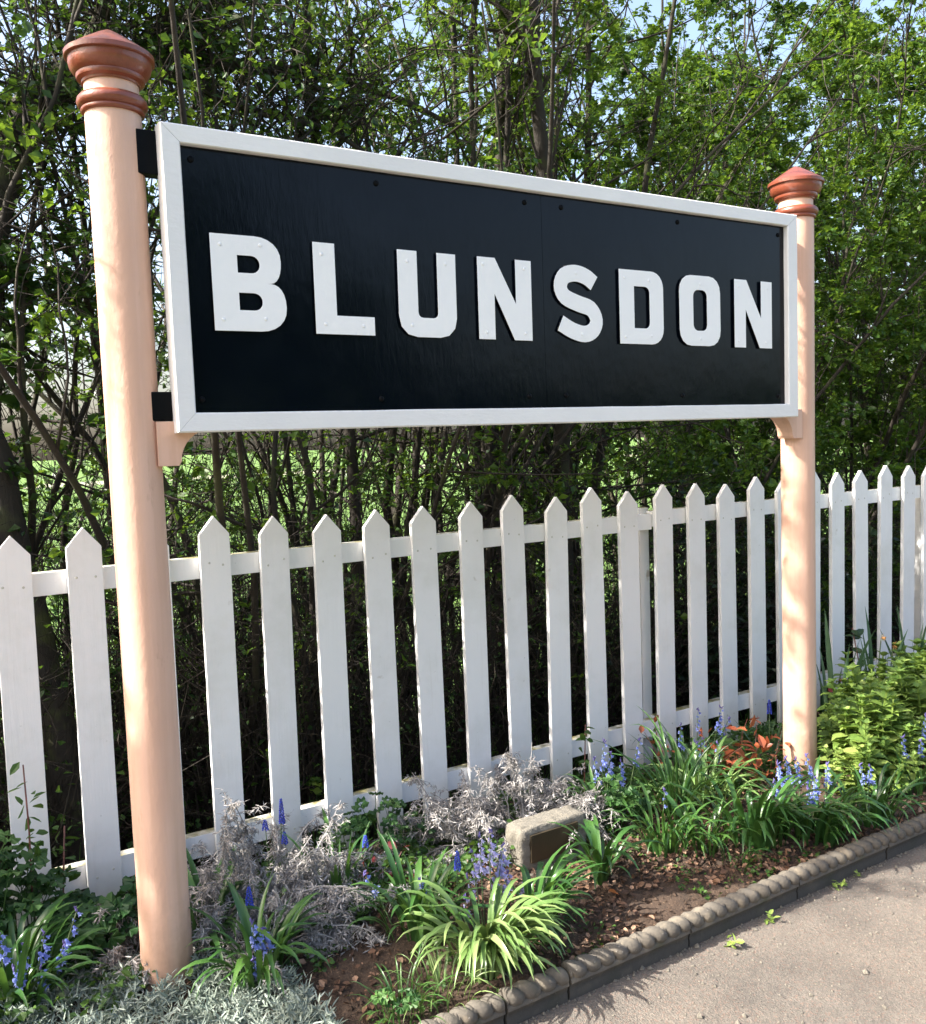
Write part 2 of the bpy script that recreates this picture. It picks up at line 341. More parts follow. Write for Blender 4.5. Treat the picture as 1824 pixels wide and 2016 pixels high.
m = MB(); m.box(-60, 260, 58, 66, -.4, -.33); ob('track', m.mesh('track'), MT['track'], kind='structure')

# kerb edging of rope topped stones
edg = empty('garden_edging', (0, 1.872, 0), 0, 'low rope-topped concrete edging between the flower bed and the path', 'garden edging')
joints = [-1.5, -1.02, -.56, -.1, .36, .79, 1.205, 1.409, 1.853, 2.332, 2.80, 3.27, 3.74, 4.2, 4.67, 5.13, 5.6]
def edging_mesh(L, seed):
    rr = random.Random(seed); m = MB(); g = .004
    prof = [(-.012, -.05), (-.014, .024), (-.012, .028), (-.016, .044), (-.023, .050), (-.022, .058), (-.017, .064), (.020, .070), (.022, -.05)]
    n = len(prof); vs_ = [(x, y, z) for x in (g, L-g) for y, z in prof]
    m.add(vs_, [tuple(range(n))[::-1], tuple(range(n, 2*n))]+[(i, (i+1) % n, n+(i+1) % n, n+i) for i in range(n)])
    nb = max(1, round(L/.047)); p = L/nb; nu = nb*14; nv = 14; k = len(m.v); ph0 = rr.uniform(-.2, .2)
    for i in range(nu+1):        # rope: a rounded bar with slanting hollows between the twists
        x = g+(L-2*g)*i/nu
        for j in range(nv):
            a = 2*math.pi*j/nv; sl_ = .011*math.cos(a)+.006*math.sin(a)
            u = ((x+sl_+ph0*.01)/p) % 1; bul = math.sqrt(max(0, 1-(2*u-1)**2*.985)); amp = .0118+.0162*bul+rr.uniform(-.0004, .0004)
            e = 1 if 0 < i < nu else .8
            m.v.append((x, math.cos(a)*amp*1.02*e, .0725+math.sin(a)*amp*.93*e))
    for i in range(nu):
        for j in range(nv): a = k+i*nv+j; b_ = k+i*nv+(j+1) % nv; m.f.append((a, b_, b_+nv, a+nv))
    m.f.append(tuple(k+j for j in range(nv))[::-1]); m.f.append(tuple(k+nu*nv+j for j in range(nv)))
    me = m.mesh('edging_stone', False); smooth_angle(me, 50); return me
for i in range(len(joints)-1):
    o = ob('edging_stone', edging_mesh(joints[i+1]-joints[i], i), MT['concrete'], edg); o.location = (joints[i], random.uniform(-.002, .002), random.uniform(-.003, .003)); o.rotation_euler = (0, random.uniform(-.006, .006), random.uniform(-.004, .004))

# ------------------------------------------------------------------ nameboard
YP = 2.482; XL, XR = .5165, 3.1394
sign = empty('station_nameboard', (XL, YP, .03), 0, 'black station nameboard reading BLUNSDON, white framed, between two peach posts with terracotta caps', 'station sign')
def wloc(o, x, y, z, parent):      # place a child by world position under unrotated parents
    q = Vector((0, 0, 0)); p = parent
    while p: q += p.location; p = p.parent
    o.location = Vector((x, y, z))-q
def make_post(x, H, left):
    m = MB(); prof = [(0, -.25), (.069, -.25), (.069, .02), (.0665, .3), (.0665, 1.4), (.0685, H-.2), (.068, H-.19), (.066, H-.17), (.066, H-.12), (0, H-.12)]
    pr = []
    for a, b in zip(prof[:-1], prof[1:]):
        n = max(1, int(abs(b[1]-a[1])/.12))
        for i in range(n): pr.append((a[0]+(b[0]-a[0])*i/n, a[1]+(b[1]-a[1])*i/n))
    pr.append(prof[-1]); m.lathe(pr, 56); me = m.mesh('post', False); smooth_angle(me, 40)
    p = ob('post', me, MT['peach'], sign, label='left peach painted round post' if left else 'right peach painted round post'); wloc(p, x, YP, 0, sign)
    m = MB(); z = lambda d: H+d
    m.lathe([(.0001, z(0)), (.010, z(-.003)), (.030, z(-.014)), (.062, z(-.034)), (.092, z(-.054)), (.1065, z(-.064)), (.1085, z(-.066)), (.1085, z(-.077)), (.1065, z(-.079)), (.1005, z(-.080)),
             (.0998, z(-.083)), (.100, z(-.091)), (.0975, z(-.101)), (.0925, z(-.110)), (.0865, z(-.1165)), (.0830, z(-.1185)), (.0832, z(-.124)), (.0815, z(-.129)), (.0765, z(-.132)), (.0715, z(-.134)), (.0705, z(-.139)), (.060, z(-.139))], 64)
    me = m.mesh('finial_cap', False); smooth_angle(me, 24); c = ob('finial_cap', me, MT['terracotta'], p)
    m = MB(); zc = z(-.186)
    m.lathe([(.060, zc+.020), (.070, zc+.0195), (.078, zc+.017), (.084, zc+.010), (.0862, zc+.001), (.084, zc-.007), (.079, zc-.012), (.0755, zc-.0135), (.077, zc-.017), (.0768, zc-.022), (.073, zc-.026), (.060, zc-.027)], 64)
    me = m.mesh('collar_ring', False); smooth_angle(me, 50); ob('collar_ring', me, MT['terracotta'], p)
    # bracket carrying the board, on the inner side of the post
    s = 1 if left else -1; w0 = .045
    pts = [(w0, 1.578), (.245, 1.578), (.245, 1.564), (.195, 1.558)]
    for i in range(9):
        a = i/8*math.pi/2; pts.append((.195-.09*math.sin(a), 1.558-.085*(1-math.cos(a))))
    pts += [(.098, 1.462), (w0, 1.462)]
    m = MB(); n = len(pts); y0, y1 = -.060, .015
    m.add([(s*a, y, b) for y in (y0, y1) for a, b in pts], [tuple(range(n)), tuple(range(n, 2*n))[::-1]]+[(i, n+i, n+(i+1) % n, (i+1) % n) for i in range(n)])
    ob('bracket', m.mesh('bracket', True and False, .002), MT['peach'], p)
    return p
make_post(XL, 2.566, True); make_post(XR, 2.552, False)
# battens
for z0, z1 in ((2.205, 2.315), (1.580, 1.655)):
    m = MB(); m.box(XL, 3.005, 2.427, 2.468, z0, z1); o = ob('batten', m.mesh('batten', False, .003), MT['dull_black'], sign); o.location = -sign.location
BX0, BX1, BZ0, BZ1 = .606, 3.022, 1.547, 2.326; IX0, IX1, IZ0, IZ1 = .655, 2.966, 1.598, 2.280
FY = 2.382
bd = empty('board', (0, 0, 0)); bd.parent = sign; bd.location = Vector((BX0, FY, BZ0))-sign.location
OFF = Vector((BX0, FY, BZ0))
def bchild(name, me, mat, **k):
    o = ob(name, me, mat, bd, **k); o.location = -OFF; return o
for x0, x1 in ((BX0+.004, 1.8009), (1.8014, BX1-.004)):
    m = MB(); m.box(x0, x1, 2.404, 2.4255, BZ0+.004, BZ1-.004); bchild('panel', m.mesh('panel', False, .0008), MT['black'])
def frame_piece(side):
    m = MB(); jj = .0006
    if side in ('top', 'bottom'):
        zo, zi = (BZ1, IZ1) if side == 'top' else (BZ0, IZ0)
        nn = 24; xo = np.linspace(BX0+jj, BX1-jj, nn); xi = np.linspace(IX0+jj, IX1-jj, nn)
        o_ = [(a, zo+random.uniform(-.0007, .0007)) for a in xo]; i_ = [(a, zi+random.uniform(-.0006, .0006)) for a in xi]
    else:
        xo, xi = (BX0, IX0) if side == 'left' else (BX1, IX1); nn = 10
        o_ = [(xo+random.uniform(-.0006, .0006), a) for a in np.linspace(BZ0+jj, BZ1-jj, nn)]; i_ = [(xi+random.uniform(-.0006, .0006), a) for a in np.linspace(IZ0+jj, IZ1-jj, nn)]
    v = []
    for (a, b), (c, d) in zip(o_, i_):
        v += [(a, FY+.003, b), (a+(c-a)*.07, FY, b+(d-b)*.07), (c-(c-a)*.06, FY+.0005, d-(d-b)*.06), (c, FY+.004, d), (c, 2.4035, d), (a, 2.434, b)]
    f = []
    for i in range(nn-1):
        for k in range(6): f.append((i*6+k, (i+1)*6+k, (i+1)*6+(k+1) % 6, i*6+(k+1) % 6))
    f += [tuple(range(6)), tuple((nn-1)*6+k for k in range(6))[::-1]]
    m.add(v, f); me = m.mesh('frame_rail', True); smooth_angle(me, 30); bchild('frame_rail', me, MT['white'], label=side+' white frame piece')
for s_ in ('top', 'bottom', 'left', 'right'): frame_piece(s_)

# letters as outlines turned into solid plates
def rounded(pts, seg=6):
    out = []; n = len(pts)
    for i in range(n):
        x, z, r = pts[i]
        if r <= 0: out.append((x, z)); continue
        a = Vector(pts[i-1][:2])-Vector((x, z)); b = Vector(pts[(i+1) % n][:2])-Vector((x, z))
        ra = min(r, a.length*.499*(2 if pts[i-1][2] <= 0 else 1)); rb = min(r, b.length*.499*(2 if pts[(i+1) % n][2] <= 0 else 1))
        p0 = Vector((x, z))+a.normalized()*ra; p2 = Vector((x, z))+b.normalized()*rb; c = Vector((x, z))
        for k in range(seg+1):
            t = k/seg; w_ = .80
            d = (1-t)**2+2*w_*t*(1-t)+t*t; q = (p0*(1-t)**2+c*2*w_*t*(1-t)+p2*t*t)/d; out.append((q.x, q.y))
    return out
def outline_mesh(name, loops, depth):
    cu = bpy.data.curves.new(name, 'CURVE'); cu.dimensions = '2D'; cu.fill_mode = 'BOTH'; cu.extrude = depth/2-.0012; cu.bevel_depth = .0012; cu.bevel_resolution = 1; cu.offset = -.0012
    for lp in loops:
        sp = cu.splines.new('POLY'); sp.points.add(len(lp)-1)
        for i, (x, z) in enumerate(lp): sp.points[i].co = (x, z, 0, 1)
        sp.use_cyclic_u = True
    o = bpy.data.objects.new('tmp', cu); COL.objects.link(o); dg = bpy.context.evaluated_depsgraph_get(); dg.update()
    me = bpy.data.meshes.new_from_object(o.evaluated_get(dg)); bpy.data.objects.remove(o)
    me.transform(Matrix.Rotation(R(90), 4, 'X')); me.materials.clear(); me.name = name; return me
h = .252; LZ = 1.812
def L_(ch, w):
    if ch == 'B':
        o = [(0, 0, 0), (w*.98, 0, .085), (w, .045, .03), (w, .135, .075), (w*.80, .129, 0), (w*.95, .150, .05), (w*.965, h, .09), (0, h, 0)]
        o = rounded([(0, 0, 0), (w, 0, .075), (w, .145, .062), (w*.80, .131, 0), (w*.955, .118, .0)][:2]+[(w, .128, .058)]+[(w*.80, .1285, 0)]+[(w*.95, .130, .056), (w*.95, h, .072), (0, h, 0)])
        a = .071; return [o, rounded([(a, .056, 0), (a, .101, 0), (a+.063, .101, .024), (a+.063, .056, .024)]), rounded([(a, .154, 0), (a, .199, 0), (a+.060, .199, .024), (a+.060, .154, .024)])]
    if ch == 'L': return [[(0, 0), (w, 0), (w, .053), (.066, .053), (.066, h), (0, h)]]
    if ch == 'U': return [rounded([(0, h, 0), (0, 0, .060), (w, 0, .060), (w, h, 0), (w-.066, h, 0), (w-.066, .058, .016), (.066, .058, .016), (.066, h, 0)], 3)]
    if ch == 'N': return [[(0, 0), (0, h), (.066, h), (w-.062, .115), (w-.062, h), (w, h), (w, 0), (w-.070, 0), (.062, .140), (.062, 0)]]
    if ch == 'D': return [rounded([(0, 0, 0), (w, 0, .058), (w, h, .058), (0, h, 0)]), rounded([(.068, .055, 0), (.068, h-.055, 0), (w-.066, h-.055, .022), (w-.066, .055, .022)])]
    if ch == 'O': return [rounded([(0, 0, .058), (w, 0, .058), (w, h, .058), (0, h, .058)], 4), rounded([(.070, .055, .024), (.070, h-.052, .024), (w-.070, h-.052, .024), (w-.070, .055, .024)])]
    if ch == 'S':
        c = [(497, 262), (445, 221), (375, 202), (303, 226), (277, 296), (305, 362), (390, 402), (472, 432), (508, 505), (487, 572), (430, 603), (350, 583), (272, 536)]
        P = [Vector(((x-228)/324*w, (660-y)/513*h)) for x, y in c]; pts = []
        for i in range(len(P)-1):
            p0, p1, p2, p3 = P[max(i-1, 0)], P[i], P[i+1], P[min(i+2, len(P)-1)]
            for k in range(4):
                t = k/4; pts.append(.5*((2*p1)+(p2-p0)*t+(2*p0-5*p1+4*p2-p3)*t*t+(3*p1-p0-3*p2+p3)*t**3))
        pts.append(P[-1]); A, B = [], []
        for i, p in enumerate(pts):
            t = (pts[min(i+1, len(pts)-1)]-pts[max(i-1, 0)]).normalized(); nrm = Vector((-t.y, t.x)); A.append(tuple(p+nrm*.0275)); B.append(tuple(p-nrm*.0275))
        return [A+B[::-1]]
for ch, x0, x1 in (('B', .720, .922), ('L', 1.004, 1.187), ('U', 1.266, 1.465), ('N', 1.543, 1.747), ('S', 1.832, 2.041), ('D', 2.115, 2.319), ('O', 2.396, 2.604), ('N', 2.677, 2.884)):
    me = outline_mesh('letter', L_(ch, x1-x0), .010)
    me.materials.append(MT['letter']); me.materials.append(MT['black'])
    for pl in me.polygons: pl.material_index = 0 if pl.normal.y < -.5 else 1
    o = bchild('letter', me, MT['letter'], label='white letter '+ch); o.location = Vector((x0, 2.3992, LZ))-OFF; o.rotation_euler = (0, random.uniform(-.006, .006), 0)
    # screw heads of each letter
def dome(name, r, hgt, n=12):
    m = MB(); m.lathe([(r, 0), (r*.96, hgt*.4), (r*.7, hgt*.8), (r*.3, hgt), (.0001, hgt)], n); m.v = [(x, -z, y) for x, y, z in m.v]; return m.mesh(name, True)
bolt = dome('bolt', .0085, .006); screw = dome('screw', .0052, .0011)
for x, z in ((.684, 2.247), (1.214, 2.247), (1.737, 2.247), (1.883, 2.246), (2.403, 2.247), (2.934, 2.247), (.678, 1.633), (1.202, 1.631), (1.734, 1.636), (1.883, 1.638), (2.413, 1.635), (2.927, 1.630)):
    o = bchild('bolt', bolt, MT['dull_black']); o.location = Vector((x, 2.404, z))-OFF
for x, z in ((.745, .225), (.745, .03), (.855, .23), (.86, .035), (1.03, .22), (1.035, .028), (1.15, .026), (1.30, .22), (1.43, .22), (1.31, .034), (1.565, .23), (1.573, .022), (1.72, .225), (1.72, .022), (1.93, .225), (1.95, .026),
             (2.14, .225), (2.14, .024), (2.25, .22), (2.26, .03), (2.50, .222), (2.50, .026), (2.70, .225), (2.70, .024), (2.862, .225), (2.85, .022)):
    o = bchild('screw', screw, MT['letter']); o.location = Vector((x, 2.3939, LZ+z))-OFF

# ------------------------------------------------------------------ picket fence
fence = empty('picket_fence', (0, 3.04, 0), 0, 'white wooden picket fence with pointed tops behind the flower bed', 'fence')
def picket_mesh(hh, wd):
    m = MB(); v = [(-wd/2, 0), (wd/2, 0), (wd/2, hh-.062), (0, hh), (-wd/2, hh-.062)]
    m.add([(x, y, z) for y in (0, .0205) for x, z in v], [(0, 1, 2, 3, 4), (9, 8, 7, 6, 5)]+[(i, i+5, (i+1) % 5+5, (i+1) % 5) for i in range(5)])
    return m.mesh('picket', False, .0016)
pm = [picket_mesh(1.268+random.uniform(-.004, .004), .104+random.uniform(-.002, .002)) for _ in range(5)]
nail = dome('nail', .0042, .0012, 8)
for i in range(-6, 29):
    x = .2495+.2059*i; o = ob('picket', pm[i % 5], MT['picket'], fence)
    o.location = (x+random.uniform(-.003, .003), random.uniform(-.001, .0005), random.uniform(-.016, .010)+(.012 if i > 17 else 0)); o.rotation_euler = (random.uniform(-.003, .003), random.gauss(0, .006), random.uniform(-.02, .02))
    if -2 < i < 26:
        for dz in (1.105, .150):
            for dx in (-.027, .027):
                q = ob('nail', nail, MT['picket'], o); q.location = (dx+random.uniform(-.005, .005), .0003, dz+random.uniform(-.012, .012))
for (x0, x1, dz) in ((-3, 2.868, 0), (2.872, 8, .012)):
    for z0, z1 in ((1.069, 1.141), (.112, .190)):
        m = MB(); n = 14
        for k in range(n):    # sawn rail, slightly uneven
            pass
        m.box(x0, x1, .0225, .0625, z0+dz, z1+dz); ob('rail', m.mesh('rail', False, .002), MT['rail'], fence)
m = MB(); m.box(2.832, 2.888, .064, .12, -.5, 1.166); ob('fence_post', m.mesh('fence_post', False, .003), MT['rail'], fence)
m = MB(); m.box(-1.2, -1.12, .064, .135, -.5, 1.13); ob('fence_post', m.mesh('fence_post', False, .003), MT['rail'], fence)
m = MB(); m.box(5.0, 5.08, .064, .135, -.5, 1.13); ob('fence_post', m.mesh('fence_post', False, .003), MT['rail'], fence)
m = MB(); m.box(2.775, 2.822, .066, .12, -.5, .385); ob('stub_post', m.mesh('stub_post', False, .004), MT['stone'], fence, label='short weathered timber stub beside the fence post')

# ------------------------------------------------------------------ stone with plaque
st = empty('memorial_stone', (1.74, 2.42, .05), 0, 'rough pale stone block with a dark bronze plaque lying in the flower bed', 'stone')
def rough_block(x0, x1, y0, y1, z0, z1):
    import bmesh
    bm = bmesh.new(); bmesh.ops.create_cube(bm, size=1); bmesh.ops.subdivide_edges(bm, edges=bm.edges, cuts=11, use_grid_fill=True)
    for v in bm.verts:
        c = v.co; r = .5-.07
        q = Vector((max(-r, min(r, c.x)), max(-r, min(r, c.y)), max(-r, min(r, c.z)))); d = c-q
        if d.length > 0: c = q+d.normalized()*.07
        v.co = Vector((x0+(c.x+.5)*(x1-x0), y0+(c.y+.5)*(y1-y0), z0+(c.z+.5)*(z1-z0)))+Vector((random.gauss(0, .0022), random.gauss(0, .0022), random.gauss(0, .0022)))
    me = bpy.data.meshes.new('block'); bm.to_mesh(me); bm.free(); me.polygons.foreach_set('use_smooth', np.ones(len(me.polygons), bool)); return me
b = ob('block', rough_block(1.645, 1.925, 2.405, 2.50, .02, .207), MT['stone'], st); b.location = -Vector(st.location)
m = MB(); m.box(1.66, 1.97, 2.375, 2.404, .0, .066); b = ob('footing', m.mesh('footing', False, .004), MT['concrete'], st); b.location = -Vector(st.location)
PSCREW = screw.copy(); PSCREW.materials.clear(); PSCREW.materials.append(MT['plaque_letter'])
m = MB(); m.box(1.680, 1.878, 2.396, 2.412, .094, .187); b = ob('plaque', m.mesh('plaque', False, .001), MT['bronze'], st); b.location = -Vector(st.location)
for x in (1.687, 1.871):
    for z in (.101, .180):
        q = ob('screw', PSCREW, None, b); q.location = (x, 2.3962, z); q.scale = (.6, .6, .6)

# ------------------------------------------------------------------ hedge and trees
def cnoise(p, sc=1.0):
    x, y, z = (p*sc).T
    return np.sin(x*7.3+np.sin(z*5.1)*1.3)*np.sin(y*6.1+1.7+np.sin(x*4.3))+np.sin(z*8.7+np.sin(y*5.7+x*3.1)*1.5)*.8+np.sin((x+z)*15.1+y*9)*.35+.25
def clear(P, ox, oy, oz, jit=.12):
    # nothing of the hedge grows through the fence or over the board
    j = rng.uniform(0, jit, P.shape[:-1]); wy = P[..., 1]+oy; wz = P[..., 2]+oz; lim = np.where(wz < 2.75, 3.19, 2.6)+j
    P[..., 1] = np.maximum(wy, lim)-oy; return P
def tree(name, label, cat, x, y, H, ns, spread, nleaf, group=None, leaf='leaf_hedge', lsize=.034, r0=.03, z0=-.33, nb=11, ntw=8, lmin=.15, fan=.22, tw=(.16, .45), hang=0, bare=1.0, dens=2.3):
    lsize = lsize*(.92 if lsize < .05 else 1.2)
    root = empty(name, (x, y, z0), 0, label, cat, group)
    a = rng.uniform(0, 2*np.pi, ns); rr = rng.uniform(.02, spread, ns)
    p0 = np.stack([np.cos(a)*rr, np.sin(a)*rr*.6, np.full(ns, -.05)], 1)
    d0 = np.stack([np.cos(a)*fan, np.sin(a)*fan, np.ones(ns)], 1)+rng.normal(0, .09, (ns, 3))
    Ls = H*rng.uniform(.75, 1.05, ns); P = grow(p0, d0, Ls, 14, .105, .03)
    rad = r0*rng.uniform(.35, 1.1, ns)
    for i in range(ns):
        v, f = tubes(P[i:i+1], [rad[i]], [.004], 7); me = mesh('stem', v, None, f, True); ob('stem', me, MT['bark'] if rad[i] > .012 else MT['twig'], root)
    s, t, tt, ci = sample(P, nb, lmin, .98)
    d = unit(t*.55+rng.normal(0, .62, s.shape)); Lb = (.25+.34*H*(1-tt)*rng.uniform(.3, 1, len(s)))
    B = clear(grow(s, d, Lb, 7, .17, .03), x, y, z0); v, f = tubes(B, np.minimum(rad[ci]*.4, .0075), .0018, 4)
    s2, t2, tt2, c2 = sample(B, ntw, .1, 1.0)
    d2 = unit(t2*.5+rng.normal(0, .7, s2.shape)); Lt = rng.uniform(tw[0], tw[1], len(s2))
    T = clear(grow(s2, d2, Lt, 3, .34, -.02-hang), x, y, z0); v2, f2 = tubes(T, .0024*bare, .0009, 3)
    br = ob('branches', mesh('branches', v, None, f, True), MT['twig'], root); br['kind'] = 'stuff'
    tg = ob('twigs', mesh('twigs', v2, None, f2), MT['twig'], root); tg['kind'] = 'stuff'
    nt_ = int(nleaf*dens/5); s3, t3, _, _ = sample(T, max(1, math.ceil(2.5*nt_/len(T))), .1, 1.0); s3 = s3[cnoise(s3+[x, y, 0]) > .10]; s3 = s3[rng.permutation(len(s3))[:nt_]]
    s3 = clear(np.repeat(s3, 5, 0)+rng.normal(0, .010, (5*len(s3), 3)), x, y, z0, .05); v3, f3 = leaves(s3, lsize*np.clip(np.exp(rng.normal(-.08, .38, len(s3))), .35, 1.9), .6, .72, -.1)
    cr = ob('crown', mesh('crown', v3, f3), MT[leaf], root); cr['kind'] = 'stuff'
    return root
hg = 'multi-stemmed thorn shrubs of the hedge behind the fence'
T_ = tree
# in view, left to right
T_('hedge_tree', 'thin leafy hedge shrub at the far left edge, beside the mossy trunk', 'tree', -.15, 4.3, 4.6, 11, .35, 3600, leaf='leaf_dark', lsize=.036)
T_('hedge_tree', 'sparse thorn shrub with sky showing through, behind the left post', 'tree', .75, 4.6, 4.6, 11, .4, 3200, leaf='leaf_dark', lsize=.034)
T_('hedge_tree', 'thorn shrub rising behind the letter B of the sign', 'tree', 1.35, 4.1, 4.2, 13, .4, 4500, lsize=.032)
T_('hedge_tree', 'many-stemmed thorn shrub rising behind the letters L and U', 'tree', 2.05, 4.5, 5.0, 15, .45, 3200, lsize=.032)
T_('hedge_tree', 'tall bare-stemmed shrub with open sky gaps above the middle of the sign', 'tree', 2.75, 4.7, 5.8, 18, .4, 2400, lsize=.032, r0=.034, fan=.08, nb=8)
T_('hedge_tree', 'dense green shrub rising behind the letter S', 'tree', 3.6, 4.6, 5.6, 10, .45, 17000, r0=.042, fan=.14)
T_('hedge_tree', 'bright green leafy tree rising behind the letters D and O', 'tree', 4.5, 4.7, 5.8, 10, .5, 25000, r0=.022, fan=.2, ntw=10, nb=14)
T_('hedge_tree', 'dense leafy tree directly behind the right post cap', 'tree', 5.5, 4.5, 5.6, 9, .5, 27000, r0=.022, ntw=10, nb=14, fan=.22)
T_('hedge_tree', 'dense dark green tree just right of the right post', 'tree', 6.4, 4.6, 6.1, 9, .5, 27000, r0=.022, ntw=10, nb=14, fan=.22)
T_('hedge_tree', 'leafy tree at the right edge above the end of the fence', 'tree', 7.1, 4.6, 6.4, 9, .5, 26000, ntw=10, nb=14, fan=.24)
T_('hedge_tree', 'furthest hedge tree, cut by the right edge of the view', 'tree', 8.3, 4.8, 6.6, 10, .6, 22000, ntw=10, nb=14)
T_('hedge_tree', 'tall back row tree closing the top right corner', 'tree', 10.6, 6.6, 7.6, 13, .7, 20000, ntw=10, nb=14, leaf='leaf_dark', lsize=.044)  # back row uses the darker leaf; hedge-depth shade is put into its colour
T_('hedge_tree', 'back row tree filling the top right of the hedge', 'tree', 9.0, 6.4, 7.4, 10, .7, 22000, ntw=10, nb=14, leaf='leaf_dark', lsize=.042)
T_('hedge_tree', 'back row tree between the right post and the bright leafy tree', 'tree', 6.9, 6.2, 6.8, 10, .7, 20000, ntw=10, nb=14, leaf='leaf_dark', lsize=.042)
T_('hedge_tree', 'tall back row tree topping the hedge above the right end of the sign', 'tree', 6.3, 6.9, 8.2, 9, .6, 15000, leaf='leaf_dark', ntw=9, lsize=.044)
# out of view to the left and right: they shade the bed
for x, y, H, nl in ((-1.3, 4.2, 3.9, 5000), (-2.4, 4.2, 3.9, 6000), (-3.5, 4.5, 4.0, 6000), (-4.9, 5.3, 4.0, 4000), (-6.6, 5.3, 4.4, 4000), (10.6, 5.0, 6.0, 9000)):
    tree('hedge_tree', 'hedge tree continuing the row beyond the edge of the view', 'tree', x, y, H, 9, .5, nl, 'hedge trees beyond the frame', 'leaf_dark', .055, dens=2.0)
tree('hedge_tree', 'tall hedge tree left of the view whose high boughs shade the path', 'tree', -2.3, 3.4, 5.9, 4, .1, 1300, None, 'leaf_dark', .06, lmin=.86, dens=1.0, fan=.1)
# leafy low growth at the hedge foot
def shrub(label, x, y, rx, ry, hz, n, leaf, lsize, z0=-.33, ntw=260, name='low_shrub', cat='shrub', lo=.1):
    root = empty(name, (x, y, z0), 0, label, cat)
    a = rng.uniform(0, 2*np.pi, ntw); q = np.sqrt(rng.uniform(0, 1, ntw)); p0 = np.stack([np.cos(a)*q*rx*.7, np.sin(a)*q*ry*.7, np.zeros(ntw)], 1)
    P = grow(p0, np.stack([np.cos(a)*.4*q, np.sin(a)*.3*q, np.ones(ntw)], 1), hz*rng.uniform(.4, 1.05, ntw), 7, .2, .02)
    P[..., 1] = np.maximum(P[..., 1], 3.20-y+rng.uniform(0, .12, P.shape[:2]))
    v, f = tubes(P, .0045, .001, 3); s_ = ob('stems', mesh('stems', v, None, f), MT['twig'], root); s_['kind'] = 'stuff'
    q_, t_, _, _ = sample(P, 5, .1, 1); Q = grow(q_, unit(t_*.5+rng.normal(0, .6, q_.shape)), rng.uniform(.1, .45, len(q_)), 4, .26, 0); Q[..., 1] = np.maximum(Q[..., 1], 3.20-y)
    v, f = tubes(Q, .0019, .0007, 3); s_ = ob('twigs', mesh('twigs', v, None, f), MT['twig'], root); s_['kind'] = 'stuff'
    s, _, _, _ = sample(P, max(1, n//ntw), lo, 1); s = s+rng.normal(0, .05, s.shape); s[:, 1] = np.maximum(s[:, 1], 3.17-y)
    v, f = leaves(s, lsize*rng.uniform(.6, 1.3, len(s)), .5, .8); c = ob('foliage', mesh('foliage', v, f), MT[leaf], root); c['kind'] = 'stuff'
shrub('near-black ivy mass behind the fence, just left of the right post', 4.25, 3.95, .55, .3, 1.75, 9000, 'leaf_ivy', .05)
shrub('tangled brambles behind the fence below the letters D and O', 3.4, 4.0, .55, .3, 1.8, 3000, 'leaf_dark', .028, ntw=330)
shrub('tangled twiggy growth behind the middle of the fence', 2.5, 3.9, .65, .3, 1.7, 1500, 'leaf_dark', .027, ntw=190)
shrub('twiggy undergrowth behind the fence below the letter B', 1.6, 3.8, .55, .3, 1.65, 1400, 'leaf_dark', .027, ntw=180)
shrub('twiggy undergrowth behind the fence just right of the left post', .95, 3.85, .42, .3, 1.6, 1300, 'leaf_dark', .027, ntw=200)
shrub('fine bare tangle behind the left post below the sign', .75, 4.4, .6, .35, 2.1, 1700, 'leaf_dark', .026, ntw=200)
shrub('fine bare tangle behind the second and third pickets right of the left post', 1.5, 4.5, .6, .35, 2.1, 1700, 'leaf_dark', .026, ntw=200)
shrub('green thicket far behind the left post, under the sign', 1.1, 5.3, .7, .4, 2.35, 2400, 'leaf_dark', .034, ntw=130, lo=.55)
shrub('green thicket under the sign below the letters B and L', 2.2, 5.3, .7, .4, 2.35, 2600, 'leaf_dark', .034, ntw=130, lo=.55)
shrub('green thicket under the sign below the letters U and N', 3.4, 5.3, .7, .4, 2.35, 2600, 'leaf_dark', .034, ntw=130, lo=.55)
shrub('leafy undergrowth behind the leftmost pickets', .1, 3.75, .55, .28, 1.45, 3200, 'leaf_dark', .03, ntw=300)
shrub('dark leafy growth behind the fence right of the right post', 5.3, 4.1, .7, .3, 1.5, 6000, 'leaf_dark', .036, ntw=420)
shrub('leafy growth behind the far right end of the fence', 6.6, 4.2, .8, .3, 1.5, 6000, 'leaf_dark', .036, ntw=400)

# old mossy tree at the left with a limb arching over the post
mt = empty('mossy_tree', (.40, 3.72, -.36), 0, 'old dark mossy tree at the left whose limb arches behind the left post cap', 'tree')
def limb(name, pts, rads, mat='bark_moss', sides=12):
    P = [Vector(p) for p in pts]; Q, r_ = [], []
    for i in range(len(P)-1):
        p0, p1, p2, p3 = P[max(i-1, 0)], P[i], P[i+1], P[min(i+2, len(P)-1)]
        for k in range(6):
            t = k/6; Q.append(.5*((2*p1)+(p2-p0)*t+(2*p0-5*p1+4*p2-p3)*t*t+(3*p1-p0-3*p2+p3)*t**3)+Vector((random.gauss(0, .006), random.gauss(0, .006), 0))); r_.append((rads[i]*(1-t)+rads[i+1]*t)*random.uniform(.93, 1.07))
    Q.append(P[-1]); r_.append(rads[-1]); m = MB(); m.tube(Q, r_, sides); me = m.mesh(name, True)
    o = ob(name, me, MT[mat], mt); o.location = -Vector(mt.location); return Q
limbs = []
limbs.append(limb('trunk', [(.45, 3.62, -.4), (.43, 3.66, .3), (.36, 3.72, .9), (.27, 3.78, 1.6), (.30, 3.8, 2.2), (.40, 3.82, 2.62)], [.085, .07, .065, .062, .07, .075]))
